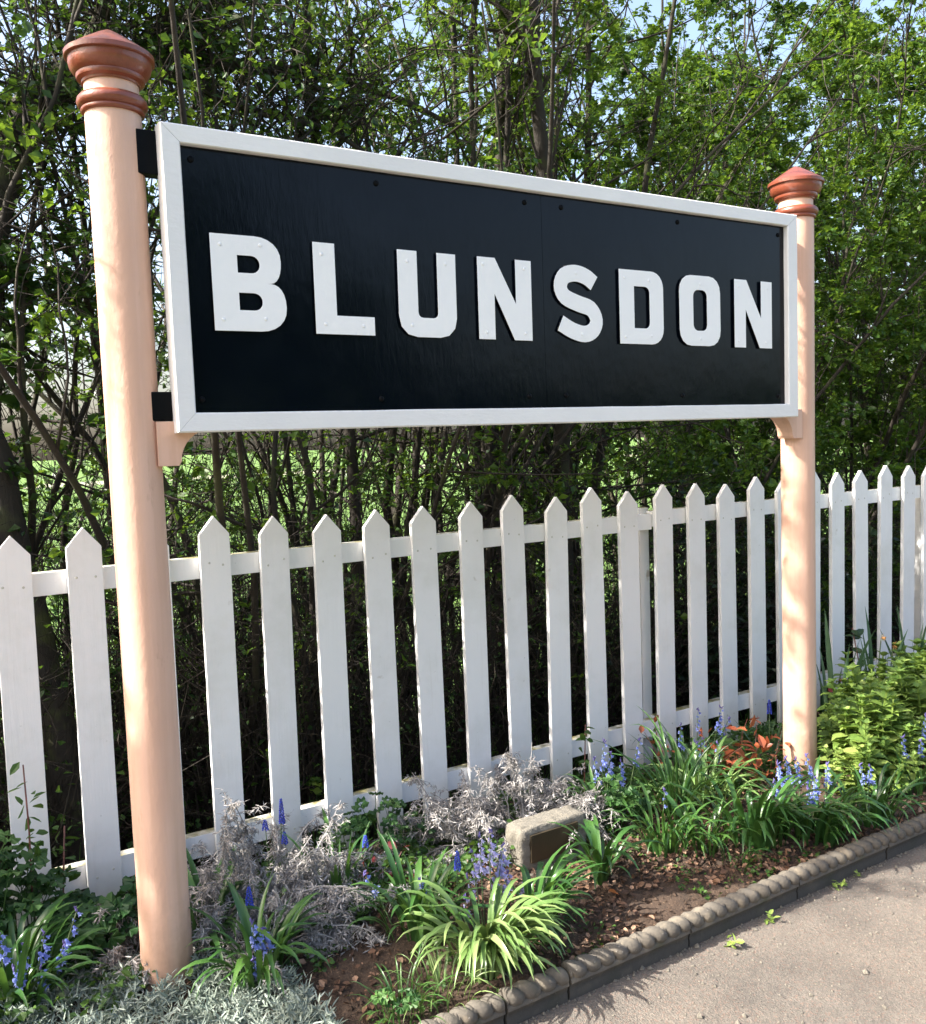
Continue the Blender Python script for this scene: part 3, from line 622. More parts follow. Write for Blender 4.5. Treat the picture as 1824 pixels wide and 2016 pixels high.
limbs.append(limb('limb', [(.38, 3.82, 2.58), (.50, 3.84, 2.80), (.70, 3.86, 3.0), (.98, 3.9, 3.12), (1.35, 3.95, 3.15), (1.9, 4.0, 3.2), (2.5, 4.05, 3.1)], [.075, .065, .052, .045, .032, .022, .01]))
limbs.append(limb('limb', [(.92, 3.88, 3.1), (1.05, 3.9, 3.25), (1.25, 3.95, 3.42), (1.5, 4.0, 3.75)], [.035, .032, .026, .018]))
limbs.append(limb('limb', [(.70, 3.86, 3.0), (.80, 3.85, 3.25), (.95, 3.9, 3.6)], [.035, .03, .02]))
limbs.append(limb('limb', [(.30, 3.8, 2.2), (.15, 3.8, 2.7), (-.2, 3.8, 3.4), (-.8, 3.9, 4.2)], [.05, .045, .035, .02]))
limbs.append(limb('limb', [(.98, 3.9, 3.12), (1.3, 3.85, 2.95), (1.7, 3.8, 2.88), (2.1, 3.8, 2.7)], [.025, .018, .012, .006]))
pts = np.array([tuple(q) for L in limbs[1:] for q in L]); n = 420
i = rng.integers(0, len(pts), n); d = unit(rng.normal(0, 1, (n, 3))+[0, 0, .1]); P = grow(pts[i], d, rng.uniform(.25, .9, n), 7, .2, -.02); P = clear(P, 0, 0, 0)
v, f = tubes(P, .006, .0015, 4); o = ob('branches', mesh('branches', v, None, f), MT['twig'], mt, kind='stuff'); o.location = -Vector(mt.location)
s, t, _, _ = sample(P, 6, .2, 1); P2 = grow(s, unit(t*.5+rng.normal(0, .7, s.shape)), rng.uniform(.1, .35, len(s)), 5, .25, -.03); P2 = clear(P2, 0, 0, 0)
v, f = tubes(P2, .0022, .0009, 3); o = ob('twigs', mesh('twigs', v, None, f), MT['twig'], mt, kind='stuff'); o.location = -Vector(mt.location)
s, _, _, _ = sample(P2, 4, .2, 1); v, f = leaves(s, .036*rng.uniform(.6, 1.3, len(s)), .6, .7, -.1)
o = ob('crown', mesh('crown', v, f), MT['leaf_dark'], mt, kind='stuff'); o.location = -Vector(mt.location)
# taller thick trunks within the hedge
def single(label, x, y, H, r, lean=0):
    root = empty('hedge_tree', (x, y, -.36), 0, label, 'tree'); P = grow(np.array([[0, 0, 0.]]), np.array([[lean, 0, 1.]]), [H], 14, .05, .03)
    v, f = tubes(P, [r], [r*.35], 12); ob('trunk', mesh('trunk', v, None, f, True), MT['bark'], root)
    s, t, tt, _ = sample(P, 60, .25, 1); B = grow(s, unit(t*.6+rng.normal(0, .7, s.shape)), rng.uniform(.3, 1.1, 60), 7, .15, .04); v, f = tubes(B, .01, .002, 4); ob('branches', mesh('branches', v, None, f), MT['twig'], root, kind='stuff')
    s, t, _, _ = sample(B, 10, .2, 1); T = grow(s, unit(t*.5+rng.normal(0, .7, s.shape)), rng.uniform(.1, .4, len(s)), 5, .2, 0); v, f = tubes(T, .0022, .0008, 3); ob('twigs', mesh('twigs', v, None, f), MT['twig'], root, kind='stuff')
    s, _, _, _ = sample(T, 7, .2, 1); v, f = leaves(s, .034*rng.uniform(.6, 1.2, len(s)), .6, .7); ob('crown', mesh('crown', v, f), MT['leaf_hedge'], root, kind='stuff')
single('dark-trunked tree behind the fence, below the letter S', 3.15, 4.15, 5.2, .062, .03)
single('brown-trunked tree behind the fence, below the first letter N', 2.88, 4.25, 5.4, .048, -.05)
single('slim-trunked tree behind the fence, below the letter L', 1.95, 4.2, 5, .036, -.08)
single('slim-trunked tree rising straight above the letter S', 3.95, 5.0, 5.6, .04, .02)
# trees across the line, seen only as reflections in the board
for i in range(24):
    x = -18+i*3.0+random.uniform(-.6, .6); y = -17+random.uniform(-1.5, 1.5); H = (8.6 if x < 9 else 6.0 if x < 12 else 3.4)+random.uniform(-.4, .7)
    root = empty('far_tree', (x, y, -.36), 0, 'tree across the railway behind the viewer', 'tree', 'trees behind the viewer')
    m = MB(); m.tube([(0, 0, 0), (.05, 0, H*.35), (0, .05, H*.7)], [.16, .12, .05], 8); ob('trunk', m.mesh('trunk', True), MT['bark'], root)
    n = 900; c = unit(rng.normal(0, 1, (n, 3)))*rng.uniform(.35, 1, (n, 1))**.6*np.array([2.1, 1.5, H*.42])+[0, 0, H*.56]; v, f = leaves(c, rng.uniform(.45, .75, n), .7, .8)
    ob('crown', mesh('crown', v, f), MT['leaf_dark'], root, kind='stuff')

# ------------------------------------------------------------------ ground cover
def gz(x, y): return soil_h(np.asarray(x, float), np.asarray(y, float))
def patch(n, x0, x1, y0, y1): return rng.uniform(x0, x1, n), rng.uniform(y0, y1, n)
def vnoise(x, y, s, seed=0):      # cheap smooth noise for patchiness
    return .5+.25*(np.sin(x*s+seed)*np.cos(y*s*1.3+seed*2)+np.sin((x+y)*s*.7+seed*3)*np.cos((x-y)*s*.9))
# grass and nettles between fence and hedge
n = 6000; x, y = patch(n, -1, 7.5, 3.2, 6); k = np.stack([x, y, gz(x, y)], 1); P = grow(k, unit(np.stack([rng.normal(0, .35, n), rng.normal(0, .35, n), np.ones(n)], 1)), rng.uniform(.08, .28, n), 3, .15, -.06)
v, f = tubes(P, .0045, .0006, 3); ob('rough_grass', mesh('rough_grass', v, None, f), MT['ground_leaf'], kind='stuff')
# soil crumbs
n = 7000; x, y = patch(n, .3, 3.6, 1.93, 2.8); s_ = rng.gamma(2.0, .0016, n)+.001; s_ = np.minimum(s_, .013)
oc = np.array([[1, 0, 0], [-1, 0, 0], [0, 1, 0], [0, -1, 0], [0, 0, 1], [0, 0, -1]], float); of = np.array([[0, 2, 4], [2, 1, 4], [1, 3, 4], [3, 0, 4], [2, 0, 5], [1, 2, 5], [3, 1, 5], [0, 3, 5]])
v = (oc[None]*rng.uniform(.6, 1.3, (n, 6, 1))*s_[:, None, None]+np.stack([x, y, gz(x, y)+s_*.4], 1)[:, None]).reshape(-1, 3); f = (of[None]+np.arange(n)[:, None, None]*6).reshape(-1, 3)
ob('soil_crumbs', mesh('soil_crumbs', v, f), MT['soil'], kind='stuff')
# leaf litter
n = 9000; x, y = patch(n, .5, 3.6, 1.92, 2.75); k = (vnoise(x, y, 4, 2) > .34) & ((x > 1.4) | (rng.random(n) < .35)); x, y = x[k], y[k]
v, f = leaves(np.stack([x, y, gz(x, y)+.006+rng.uniform(0, .008, len(x))], 1), rng.uniform(.006, .028, len(x)), .4, .65, 0, True); ob('leaf_litter', mesh('leaf_litter', v, None, f), MT['litter'], kind='stuff')
# chips and dust gathered on the path by the edging
n = 2600; x, y = patch(n, .6, 4, 0, 1); y = 1.855-y**2.6*.9; s_ = rng.gamma(2.0, .0010, n)+.0006
v = (oc[None]*rng.uniform(.6, 1.3, (n, 6, 1))*s_[:, None, None]+np.stack([x, y, s_*.3], 1)[:, None]).reshape(-1, 3); f = (of[None]+np.arange(n)[:, None, None]*6).reshape(-1, 3)
ob('path_grit', mesh('path_grit', v, f), MT['stone'], kind='stuff')
# small weeds
def weeds(name, x, y, hgt, size, per, mat):
    n = len(x); x = np.repeat(x, per)+rng.normal(0, .02, n*per); y = np.repeat(y, per)+rng.normal(0, .02, n*per)
    v, f = leaves(np.stack([x, y, gz(x, y)+rng.uniform(.005, 1, n*per)*hgt], 1), size*rng.uniform(.5, 1.3, n*per), .35, .75, .1, True); ob(name, mesh(name, v, None, f), MT[mat], kind='stuff')
x, y = patch(1500, -.5, 4.6, 2.42, 3.14); k = vnoise(x, y, 5, 1) > .32; weeds('low_weeds', x[k], y[k], .07, .026, 12, 'ground_leaf')
x, y = patch(330, .6, 3.0, 1.93, 2.5); k = vnoise(x, y, 6, 3) > .46; weeds('low_weeds', x[k], y[k], .03, .016, 9, 'ground_leaf')
# silver carpet
n = 2600; x = rng.uniform(-.15, .80, n); y = rng.uniform(1.93, 2.80, n)
k = (y < 2.88-.75*np.maximum(x-.30, 0)*1.6) & (x+y*.15 > .0) & ((x < .62) | (y < 2.45)) & ((x-XL)**2+(y-YP)**2 > .075**2); x, y = x[k], y[k]
per = 15; n = len(x); hh = rng.uniform(.015, .06, n); tilt = rng.normal(0, .35, (n, 2)); u = rng.uniform(0, 1, (n, per))
px = x[:, None]+tilt[:, :1]*hh[:, None]*u; py = y[:, None]+tilt[:, 1:]*hh[:, None]*u; pz = gz(x, y)[:, None]+hh[:, None]*u
pos = np.stack([px, py, pz], -1).reshape(-1, 3); v, f = leaves(pos, rng.uniform(.016, .034, len(pos)), .55, .17, .55, True)
root = empty('silver_carpet_plant', (.4, 2.4, .05), 0, 'mat of narrow silvery grey leaves round the foot of the left post', 'ground cover'); root2 = ob('foliage', mesh('foliage', v, None, f), MT['silver'], root, kind='stuff'); root2.location = -Vector(root.location)

# ------------------------------------------------------------------ strap leaved plants
def strap_mesh(arch, wd, twist, kink=False, seg=9):
    """unit length blade in the +X/+Z plane; arch = total bending in radians"""
    v = []; x = z = 0; a = R(82)
    for i in range(seg+1):
        t = i/seg
        wv = wd*min(1, .55+t*1.8)*(1 if t < .62 else max(.04, (1-((t-.62)/.38)**1.8)))
        tw = twist*t; s_ = Vector((math.sin(tw)*.35, math.cos(tw), math.sin(tw)*.3))*wv/2
        nx_, nz_ = -math.sin(a), math.cos(a)
        v += [(x-s_.x, -s_.y, z-s_.z), (x-nx_*wv*.16, 0, z-nz_*wv*.16), (x+s_.x, s_.y, z+s_.z)]
        x += math.cos(a)/seg; z += math.sin(a)/seg
        a -= arch/seg*(1.5*t+.25) if not kink else (arch/seg*.15 if abs(t-.5) > .12 else arch/2.4)
    q = []
    for i in range(seg): k = i*3; q += [(k, k+1, k+4, k+3), (k+1, k+2, k+5, k+4)]
    return mesh('leaf', v, None, q, True)
STRAP = [strap_mesh(a, w_, tw) for a, w_, tw in ((1.3, .058, .3), (1.8, .064, -.4), (2.3, .06, .5), (2.7, .055, -.3), (3.0, .06, .2), (2.4, .068, .1), (3.3, .055, .3))]+[strap_mesh(2.0, .05, .2, True)]
UPR = [strap_mesh(a, w_, tw) for a, w_, tw in ((.25, .04, .3), (.5, .045, -.5), (.8, .04, .4))]
def variants(ms, mat):
    out = []
    for m_ in ms: c = m_.copy(); c.name = 'leaf'; c.materials.clear(); c.materials.append(MT[mat]); out.append(c)
    return out
VAR = {k: variants(STRAP, k) for k in ('strap', 'strap_pale')}; VAR['blade'] = variants(UPR, 'blade'); VAR['upr'] = variants(UPR+STRAP[:2], 'strap')
def straps(root, n, L, mat, spread=.04, dirs=None, wide=1.0, up_bias=0, choose=None):
    for i in range(n):
        az = random.uniform(-math.pi, math.pi) if dirs is None else random.gauss(dirs[0], dirs[1]) if random.random() < dirs[2] else random.uniform(-math.pi, math.pi)
        ms = VAR[mat]; me = random.choice(ms if choose is None else [ms[c] for c in choose]); o = ob('leaf', me, None, root); q = random.random()**.5*spread
        o.location = (math.cos(az)*q, math.sin(az)*q, -.012); l = L*random.uniform(.65, 1.15); o.scale = (l, l*wide*random.uniform(.75, 1.15), l*random.uniform(.8, 1.1)); o.rotation_euler = (random.gauss(0, .12), random.uniform(-.25, .15)+up_bias, az)
# flower parts
def bell_mesh():
    m = MB(); rings = [(.0015, 0), (.0042, -.003), (.0046, -.009), (.0052, -.0125)]
    n = 6
    for r, z in rings:
        for j in range(n): a = 2*math.pi*j/n; m.v.append((r*math.cos(a), r*math.sin(a), z))
    for j in range(n): a = 2*math.pi*j/n; m.v.append((.0105*math.cos(a), .0105*math.sin(a), -.0155))
    for i in range(3):
        for j in range(n): a = i*n+j; b = i*n+(j+1) % n; m.f.append((a, b, b+n, a+n))
    for j in range(n):      # six separate curled lobes
        k = 3*n; a = 2*math.pi*(j+.5)/n; m.v.append((.0112*math.cos(a), .0112*math.sin(a), -.0150)); m.f.append((k+j, k+(j+1) % n, len(m.v)-1))
    return m.mesh('bell', True)
BELL = {}
for k in ('petal_blue', 'petal_lilac'): BELL[k] = bell_mesh(); BELL[k].materials.append(MT[k])
def bud_mesh():
    m = MB(); m.lathe([(.0001, -.006), (.0022, -.002), (.0026, .004), (.0012, .010), (.0001, .012)], 6); return m.mesh('bud', True)
BUD = bud_mesh(); BUD.materials.append(MT['bud'])
def flower_stalk(root, base, tip, nbell=7, petal='petal_blue', bell_s=1.0):
    b = Vector(base); t = Vector(tip); mid = (b+t)/2+Vector((random.gauss(0, .008), random.gauss(0, .008), .01)); pts = []
    for i in range(8): u = i/7; pts.append(b*(1-u)**2+mid*2*u*(1-u)+t*u*u)
    m = MB(); m.tube(pts, [.0026, .0025, .0024, .0022, .002, .0018, .0015, .001], 5); me = m.mesh('flower_stalk', True); s_ = ob('flower_stalk', me, MT['stalk'], root)
    Lr = (t-b).length
    for i in range(nbell):
        u = 1-(.02+.36*(i/nbell))*min(1.0, .26/Lr*1.1); p = b*(1-u)**2+mid*2*u*(1-u)+t*u*u; a = i*2.4+random.uniform(-.4, .4); sc = bell_s*1.12*(1.0 if i > 2 else .62)*random.uniform(.85, 1.2)
        o = ob('bell', BELL[petal], None, s_); o.location = p+Vector((math.cos(a), math.sin(a), .1))*.007*sc; o.scale = (sc,)*3; o.rotation_euler = (-math.sin(a)*random.uniform(.3, .9), math.cos(a)*random.uniform(-.9, -.3), a)
    for i in range(3):
        o = ob('bud', BUD, None, s_); o.location = t+Vector((random.gauss(0, .002), random.gauss(0, .002), .002+i*.003)); o.rotation_euler = (random.gauss(0, .5), random.gauss(0, .5), 0)
def clump(name, x, y, label, n, L, mat, tips=(), cat='plant', petal='petal_blue', group=None, **k):
    z = float(gz(x, y)); root = empty(name, (x, y, z), 0, label, cat, group); straps(root, n, L, mat, **k)
    for (tx, ty, tz, nb) in tips:
        bx = x+(tx-x)*.55+random.gauss(0, .01); by = y+(ty-y)*.55+random.gauss(0, .01)
        flower_stalk(root, (bx-x, by-y, float(gz(bx, by))-z-.01), (tx-x, ty-y, tz-z), nb, petal)
    return root
F = math.pi/180
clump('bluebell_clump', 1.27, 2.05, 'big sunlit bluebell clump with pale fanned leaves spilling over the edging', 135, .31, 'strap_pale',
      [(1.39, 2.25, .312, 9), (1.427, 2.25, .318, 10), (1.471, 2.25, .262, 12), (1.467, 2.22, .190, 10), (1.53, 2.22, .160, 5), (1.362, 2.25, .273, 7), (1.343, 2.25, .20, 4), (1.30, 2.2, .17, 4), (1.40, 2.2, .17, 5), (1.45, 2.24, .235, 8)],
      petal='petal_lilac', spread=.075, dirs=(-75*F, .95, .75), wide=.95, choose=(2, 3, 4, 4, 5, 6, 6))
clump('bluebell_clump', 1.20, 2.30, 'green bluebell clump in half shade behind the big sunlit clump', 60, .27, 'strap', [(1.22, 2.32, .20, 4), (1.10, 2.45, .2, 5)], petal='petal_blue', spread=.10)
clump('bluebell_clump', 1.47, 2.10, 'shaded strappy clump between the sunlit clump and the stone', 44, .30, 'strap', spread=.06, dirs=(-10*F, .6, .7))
clump('bluebell_clump', .14, 2.60, 'bluebells with blue flowers at the bottom left corner', 80, .30, 'strap', [(.12, 2.55, .285, 7), (.175, 2.55, .235, 8), (.225, 2.55, .25, 7), (.15, 2.53, .19, 9), (.27, 2.56, .20, 8), (.21, 2.52, .175, 6), (.31, 2.58, .275, 5)], spread=.10, dirs=(10*F, .8, .5))
clump('bluebell_clump', .72, 2.32, 'dark green bluebell clump with blue flowers just right of the left post foot', 60, .28, 'strap', [(.705, 2.31, .235, 9), (.690, 2.28, .150, 5), (.735, 2.31, .205, 8)], spread=.06)
clump('strap_leaved_plant', .66, 2.58, 'dark strappy leaves standing against the right side of the left post', 30, .32, 'strap', spread=.05, dirs=(20*F, .9, .5))
clump('strap_leaved_plant', 1.835, 2.23, 'single glossy rosette of arching leaves in front of the stone plaque', 34, .27, 'strap', spread=.018, wide=1.05)
clump('bluebell_clump', 2.16, 2.27, 'tall upright strap leaves right of the columbine beside the stone', 44, .25, 'strap', [(2.19, 2.3, .25, 3)], spread=.08)
clump('iris_clump', 2.36, 2.42, 'tall grassy clump with long thin arching blades in the middle of the bed', 34, .46, 'strap', spread=.05, wide=.38, choose=(0, 1, 2, 3))
clump('bluebell_clump', 2.46, 2.16, 'broad dense clump of hanging green straps behind the edging', 90, .29, 'strap', spread=.12, dirs=(-95*F, .8, .6))
clump('bluebell_clump', 2.68, 2.08, 'dense strappy clump with a group of deep blue bells left of the right post', 90, .28, 'strap',
      [(2.66, 2.2, .27, 9), (2.70, 2.2, .28, 9), (2.76, 2.2, .265, 9), (2.82, 2.2, .265, 7), (2.76, 2.12, .22, 8), (2.70, 2.1, .20, 7), (2.61, 2.18, .22, 7), (2.86, 2.14, .24, 7)], spread=.13, dirs=(-95*F, .8, .6))
clump('bluebell_clump', 2.95, 2.02, 'low strappy clump leaning over the edging below the leafy bush', 50, .25, 'strap', [(3.0, 2.1, .22, 5), (3.06, 2.1, .20, 6)], spread=.1, dirs=(-90*F, .9, .5))
clump('bluebell_clump', 2.56, 2.48, 'bright green straps behind the deep blue bells', 60, .28, 'strap_pale', [(2.60, 2.55, .27, 4), (2.72, 2.55, .24, 5)], spread=.14)
clump('bluebell_clump', 2.14, 2.58, 'cluster of blue bells standing before the pickets left of the grassy clump', 36, .25, 'strap', [(2.13, 2.55, .37, 7), (2.16, 2.55, .32, 8), (2.21, 2.55, .28, 8), (2.30, 2.55, .34, 6), (2.09, 2.56, .31, 6)], spread=.08)
clump('bluebell_clump', 2.72, 2.72, 'bluebells at the foot of the fence left of the rose leaves', 40, .27, 'strap', [(2.665, 2.7, .288, 6), (2.769, 2.7, .333, 6), (2.905, 2.7, .317, 8), (2.80, 2.7, .20, 7), (2.95, 2.7, .26, 5)], spread=.10)
clump('bluebell_clump', .98, 1.99, 'short grassy clump against the edging at the bottom', 36, .15, 'strap', spread=.08, wide=.6)
clump('bluebell_clump', 1.10, 2.00, 'ragged yellowish grass tuft left of the sunlit clump', 34, .17, 'strap_pale', spread=.09, wide=.45)
clump('bluebell_clump', 1.08, 2.62, 'upright green straps behind the dead grey lavender', 26, .28, 'upr', spread=.07)
clump('bluebell_clump', 3.35, 2.10, 'straps and bells in the shade beneath the leafy bush', 40, .24, 'strap', [(3.30, 2.12, .26, 6), (3.42, 2.12, .22, 6), (3.5, 2.15, .3, 6)], spread=.1)
clump('bluebell_clump', 2.28, 2.20, 'medium green clump between the upright straps and the broad hanging clump', 36, .22, 'strap', spread=.08)
clump('bluebell_clump', 2.25, 2.05, 'few short straps on the litter just behind the edging', 9, .16, 'strap', spread=.05)
# daffodil blades on the right
for (x, y, zt, lab) in ((3.72, 2.74, .48, 'grey-green upright daffodil blades behind the bush, nearest the post'), (4.05, 2.74, .42, 'grey-green daffodil blades behind the middle of the bush'), (4.36, 2.74, .52, 'tall daffodil blades behind the bush at the right edge')):
    clump('daffodil', x, y, lab, 12, .55, 'blade', spread=.09, wide=.9, up_bias=-.05)
clump('daffodil', 3.16, 2.66, 'few blue-grey blades leaning out beside the right post', 5, .32, 'blade', spread=.03, wide=1.2, up_bias=.4)
def daffodil_bloom(x, y, z, mat, label):
    root = empty('daffodil_flower', (x, y, float(gz(x, y))), 0, label, 'flower'); h_ = z-float(gz(x, y)); m = MB(); m.tube([(0, 0, 0), (.005, 0, h_*.7), (.01, -.01, h_)], .0028, 5); ob('stalk', m.mesh('stalk', True), MT['stalk'], root)
    m = MB()
    for j in range(6):
        a = j*math.pi/3; c, s_ = math.cos(a), math.sin(a); m.add([(.01, -.012, h_), (.01+c*.012-s_*.006, -.014, h_+s_*.012+c*.006), (.01+c*.026, -.02, h_+s_*.026), (.01+c*.012+s_*.006, -.014, h_+s_*.012-c*.006)], [(0, 1, 2, 3)])
    ob('petals', m.mesh('petals'), MT[mat], root)
    m = MB(); m.lathe([(.005, 0), (.007, .01), (.010, .017)], 10); me = m.mesh('trumpet', True); o = ob('trumpet', me, MT['orange'], root); o.location = (.01, -.013, h_); o.rotation_euler = (R(100), 0, .3)
daffodil_bloom(4.19, 2.76, .39, 'orange', 'small orange narcissus flower standing above the leafy bush'); daffodil_bloom(4.09, 2.76, .445, 'cream_petal', 'wilted cream narcissus flower above the leafy bush')

# grape hyacinths
def muscari(x, y, top, label, hd=.055, lw=.008):
    z = float(gz(x, y)); root = empty('grape_hyacinth', (x, y, z), 0, label, 'flower'); H = top-z; lx, ly = random.gauss(0, .01), random.gauss(0, .01)
    m = MB(); m.tube([(0, 0, -.01), (lx*.5, ly*.5, H*.5), (lx, ly, H-.004)], [.0028, .0025, .0012], 5); ob('stalk', m.mesh('stalk', True), MT['stalk'], root)
    vs_, fs_ = [], []; n = int(hd/.055*62)
    for i in range(n):
        u = i/n; a = i*2.399; rr_ = lw*(1-u)**.55+.0015; c = np.array([lx+math.cos(a)*rr_, ly+math.sin(a)*rr_, H-hd+u*hd]); s_ = .0036*(1-.45*u)*random.uniform(.85, 1.15); vs_.append(oc*s_*np.array([1, 1, 1.35])+c); fs_.append(of+i*6)
    me = mesh('flower_head', np.concatenate(vs_), np.concatenate(fs_), None, True); ob('flower_head', me, MT['muscari'], root)
    for i in range(4):
        o = ob('leaf', random.choice(VAR['upr']), None, root); l = H*.7; o.scale = (l, l*.4, l); o.rotation_euler = (0, 0, random.uniform(0, 6.28))
muscari(.974, 2.85, .340, 'tallest grape hyacinth, two-tiered spike standing before the pickets', .085, .0075); muscari(.987, 2.80, .238, 'short grape hyacinth right below the tallest one', .04)
muscari(.938, 2.85, .277, 'dark grape hyacinth close to the left of the tallest one', .035); muscari(.737, 2.46, .262, 'grape hyacinth spike in front of the dead grey lavender', .06, .009)
muscari(1.33, 2.3, .276, 'bright blue grape hyacinth left of the lilac bells', .06, .008); muscari(1.162, 2.6, .245, 'fading dark grape hyacinth beside the columbine leaves', .04); muscari(3.269, 2.75, .275, 'large grape hyacinth beside the right post', .065, .009)

# columbine
def aqui_mesh():
    m = MB(); m.tube([(0, 0, -.0), (.01, 0, .45), (.0, 0, .9), (0, 0, 1)], .012, 3, False)
    for a0 in (-2.1, 0, 2.1):
        cx, cy = math.cos(a0)*.10, math.sin(a0)*.10; k = len(m.v); m.v.append((cx*.6, cy*.6, 1.0)); N = 13
        for j in range(N):
            b = a0-1.9+3.8*j/(N-1); r = .215*(1-.26*abs(math.sin((j/(N-1))*math.pi*3)**6))*(1-.12*abs(j/(N-1)-.5)); r *= .8+.2*abs(math.cos((j/(N-1)-.5)*math.pi))
            m.v.append((cx+math.cos(b)*r, cy+math.sin(b)*r, 1.0+.05*math.sin(j*1.9)+random.uniform(-.01, .01)-r*.12))
        for j in range(N-1): m.f.append((k, k+1+j, k+2+j))
    return m.mesh('leaf', False)
AQ = [aqui_mesh() for _ in range(4)]
for a in AQ: a.materials.append(MT['aqui'])
def columbine(x, y, rx, ry, hz, n, label, s=.12):
    z = float(gz(x, y)); root = empty('columbine_plant', (x, y, z), 0, label, 'plant')
    for i in range(n):
        a = random.uniform(0, 6.28); q = math.sqrt(random.random()); o = ob('leaf', random.choice(AQ), None, root); hh_ = hz*(1-.55*q*q)*random.uniform(.55, 1.05)
        sc = s*random.uniform(.75, 1.2); o.location = (math.cos(a)*q*rx, math.sin(a)*q*ry, hh_-sc*1.0 if hh_ > sc else 0); o.scale = (sc, sc, sc); o.rotation_euler = (random.gauss(.25, .3), random.gauss(0, .3), random.uniform(0, 6.28))
columbine(1.32, 2.86, .16, .10, .27, 40, 'dark green columbine against the pickets in the middle left', .105)
columbine(1.52, 2.92, .14, .08, .15, 20, 'low columbine leaves under the pickets behind the dead stems', .09)
columbine(2.12, 2.50, .13, .13, .24, 44, 'columbine with rounded lobed leaves growing right of the stone', .10)
columbine(.12, 2.86, .20, .12, .46, 80, 'tall dark columbine in the shade at the left edge', .15)
columbine(.42, 2.80, .17, .10, .20, 44, 'low shaded columbine leaves left of the left post', .15)
columbine(.95, 1.965, .05, .04, .09, 9, 'pale green lobed leaves beside the edging at the bottom', .07)
columbine(2.95, 2.80, .18, .08, .14, 26, 'columbine leaves along the fence foot left of the right post', .08)
# tall stems with buds
def tall_stem(x, y, pts, label, leafmat='ground_leaf', lsz=.04, nl=16, mat='stalk_red', name='tall_stem'):
    z = float(gz(x, y)); root = empty(name, (x, y, z), 0, label, 'plant'); m = MB(); pp = [Vector(p) for p in pts]; m.tube(pp, [.0035*(1-.5*i/len(pp)) for i in range(len(pp))], 6); ob('stalk', m.mesh('stalk', True), MT[mat], root)
    P = np.array([[tuple(p) for p in pts]]); s, t, _, _ = sample(P, nl, .35, 1); s = s+rng.normal(0, .012, s.shape)
    for i in range(nl):
        v, f = leaves(s[i:i+1], np.array([lsz*random.uniform(.6, 1.2)]), .5, .5, .1, True); ob('leaf', mesh('leaf', v, None, f), MT[leafmat], root)
tall_stem(.235, 2.88, [(0, 0, 0), (-.005, 0, .2), (.0, 0, .4), (-.003, 0, .6)], 'tall red-stalked columbine stem with drooping buds at the left edge', 'ground_leaf', .045, 26)
tall_stem(.30, 2.88, [(0, 0, 0), (.015, 0, .2), (.03, 0, .38)], 'shorter red-stalked stem beside the tall one at the left edge', 'ground_leaf', .045, 18)
tall_stem(2.225, 2.80, [(0, 0, 0), (.01, 0, .15), (.02, 0, .34)], 'slender red stem with lobed leaves before the picket right of the stone', 'ground_leaf', .05, 12)
tall_stem(3.87, 2.72, [(0, 0, 0), (.03, 0, .25), (-.02, 0, .42), (-.04, 0, .50)], 'dark leafy rose shoot rising before the pickets right of the post', 'leaf_ivy', .07, 14, name='rose_shoot')
# rose / red leaves
def rose(x, y, rx, ry, hz, n, mat, label, sz=.035, name='rose_plant', mix=None):
    z = float(gz(x, y)); root = empty(name, (x, y, z), 0, label, 'plant'); k = max(4, n//9); a = rng.uniform(0, 6.28, k); q = np.sqrt(rng.uniform(0, 1, k))
    P = grow(np.stack([np.cos(a)*q*rx*.5, np.sin(a)*q*ry*.5, np.zeros(k)], 1), np.stack([np.cos(a)*q*.6, np.sin(a)*q*.6, np.ones(k)], 1), hz*rng.uniform(.6, 1.1, k), 6, .1, -.02)
    v, f = tubes(P, .003, .0012, 4); ob('stems', mesh('stems', v, None, f), MT['stalk_red'], root)
    s, _, _, _ = sample(P, max(1, n//k), .3, 1); s = s+rng.normal(0, .02, s.shape)
    for i in range(len(s)):
        v, f = leaves(s[i:i+1], np.array([sz*random.uniform(.6, 1.3)]), .5, .6, .1, True); ob('leaf', mesh('leaf', v, None, f), MT[mix if (mix and random.random() < .35) else mat], root)
rose(2.86, 2.58, .17, .09, .26, 90, 'rose', 'rose with red and bronze young leaves between the bluebells and the right post', .052, mix='ground_leaf')
rose(3.00, 2.50, .07, .06, .24, 30, 'rose', 'small rose shoots with orange-red leaves close to the right post', .036)
rose(2.62, 2.62, .06, .05, .30, 24, 'rose', 'coral red rose shoot left of the larger rose', .034, mix='ground_leaf')
rose(1.24, 2.62, .09, .06, .11, 44, 'red_leaf', 'low dark red leaved plant between the dead lavender and the columbine', .034, 'red_plant')
rose(3.72, 2.66, .14, .07, .26, 30, 'red_leaf', 'dark red leaves at the top left of the leafy bush', .04, 'red_plant')
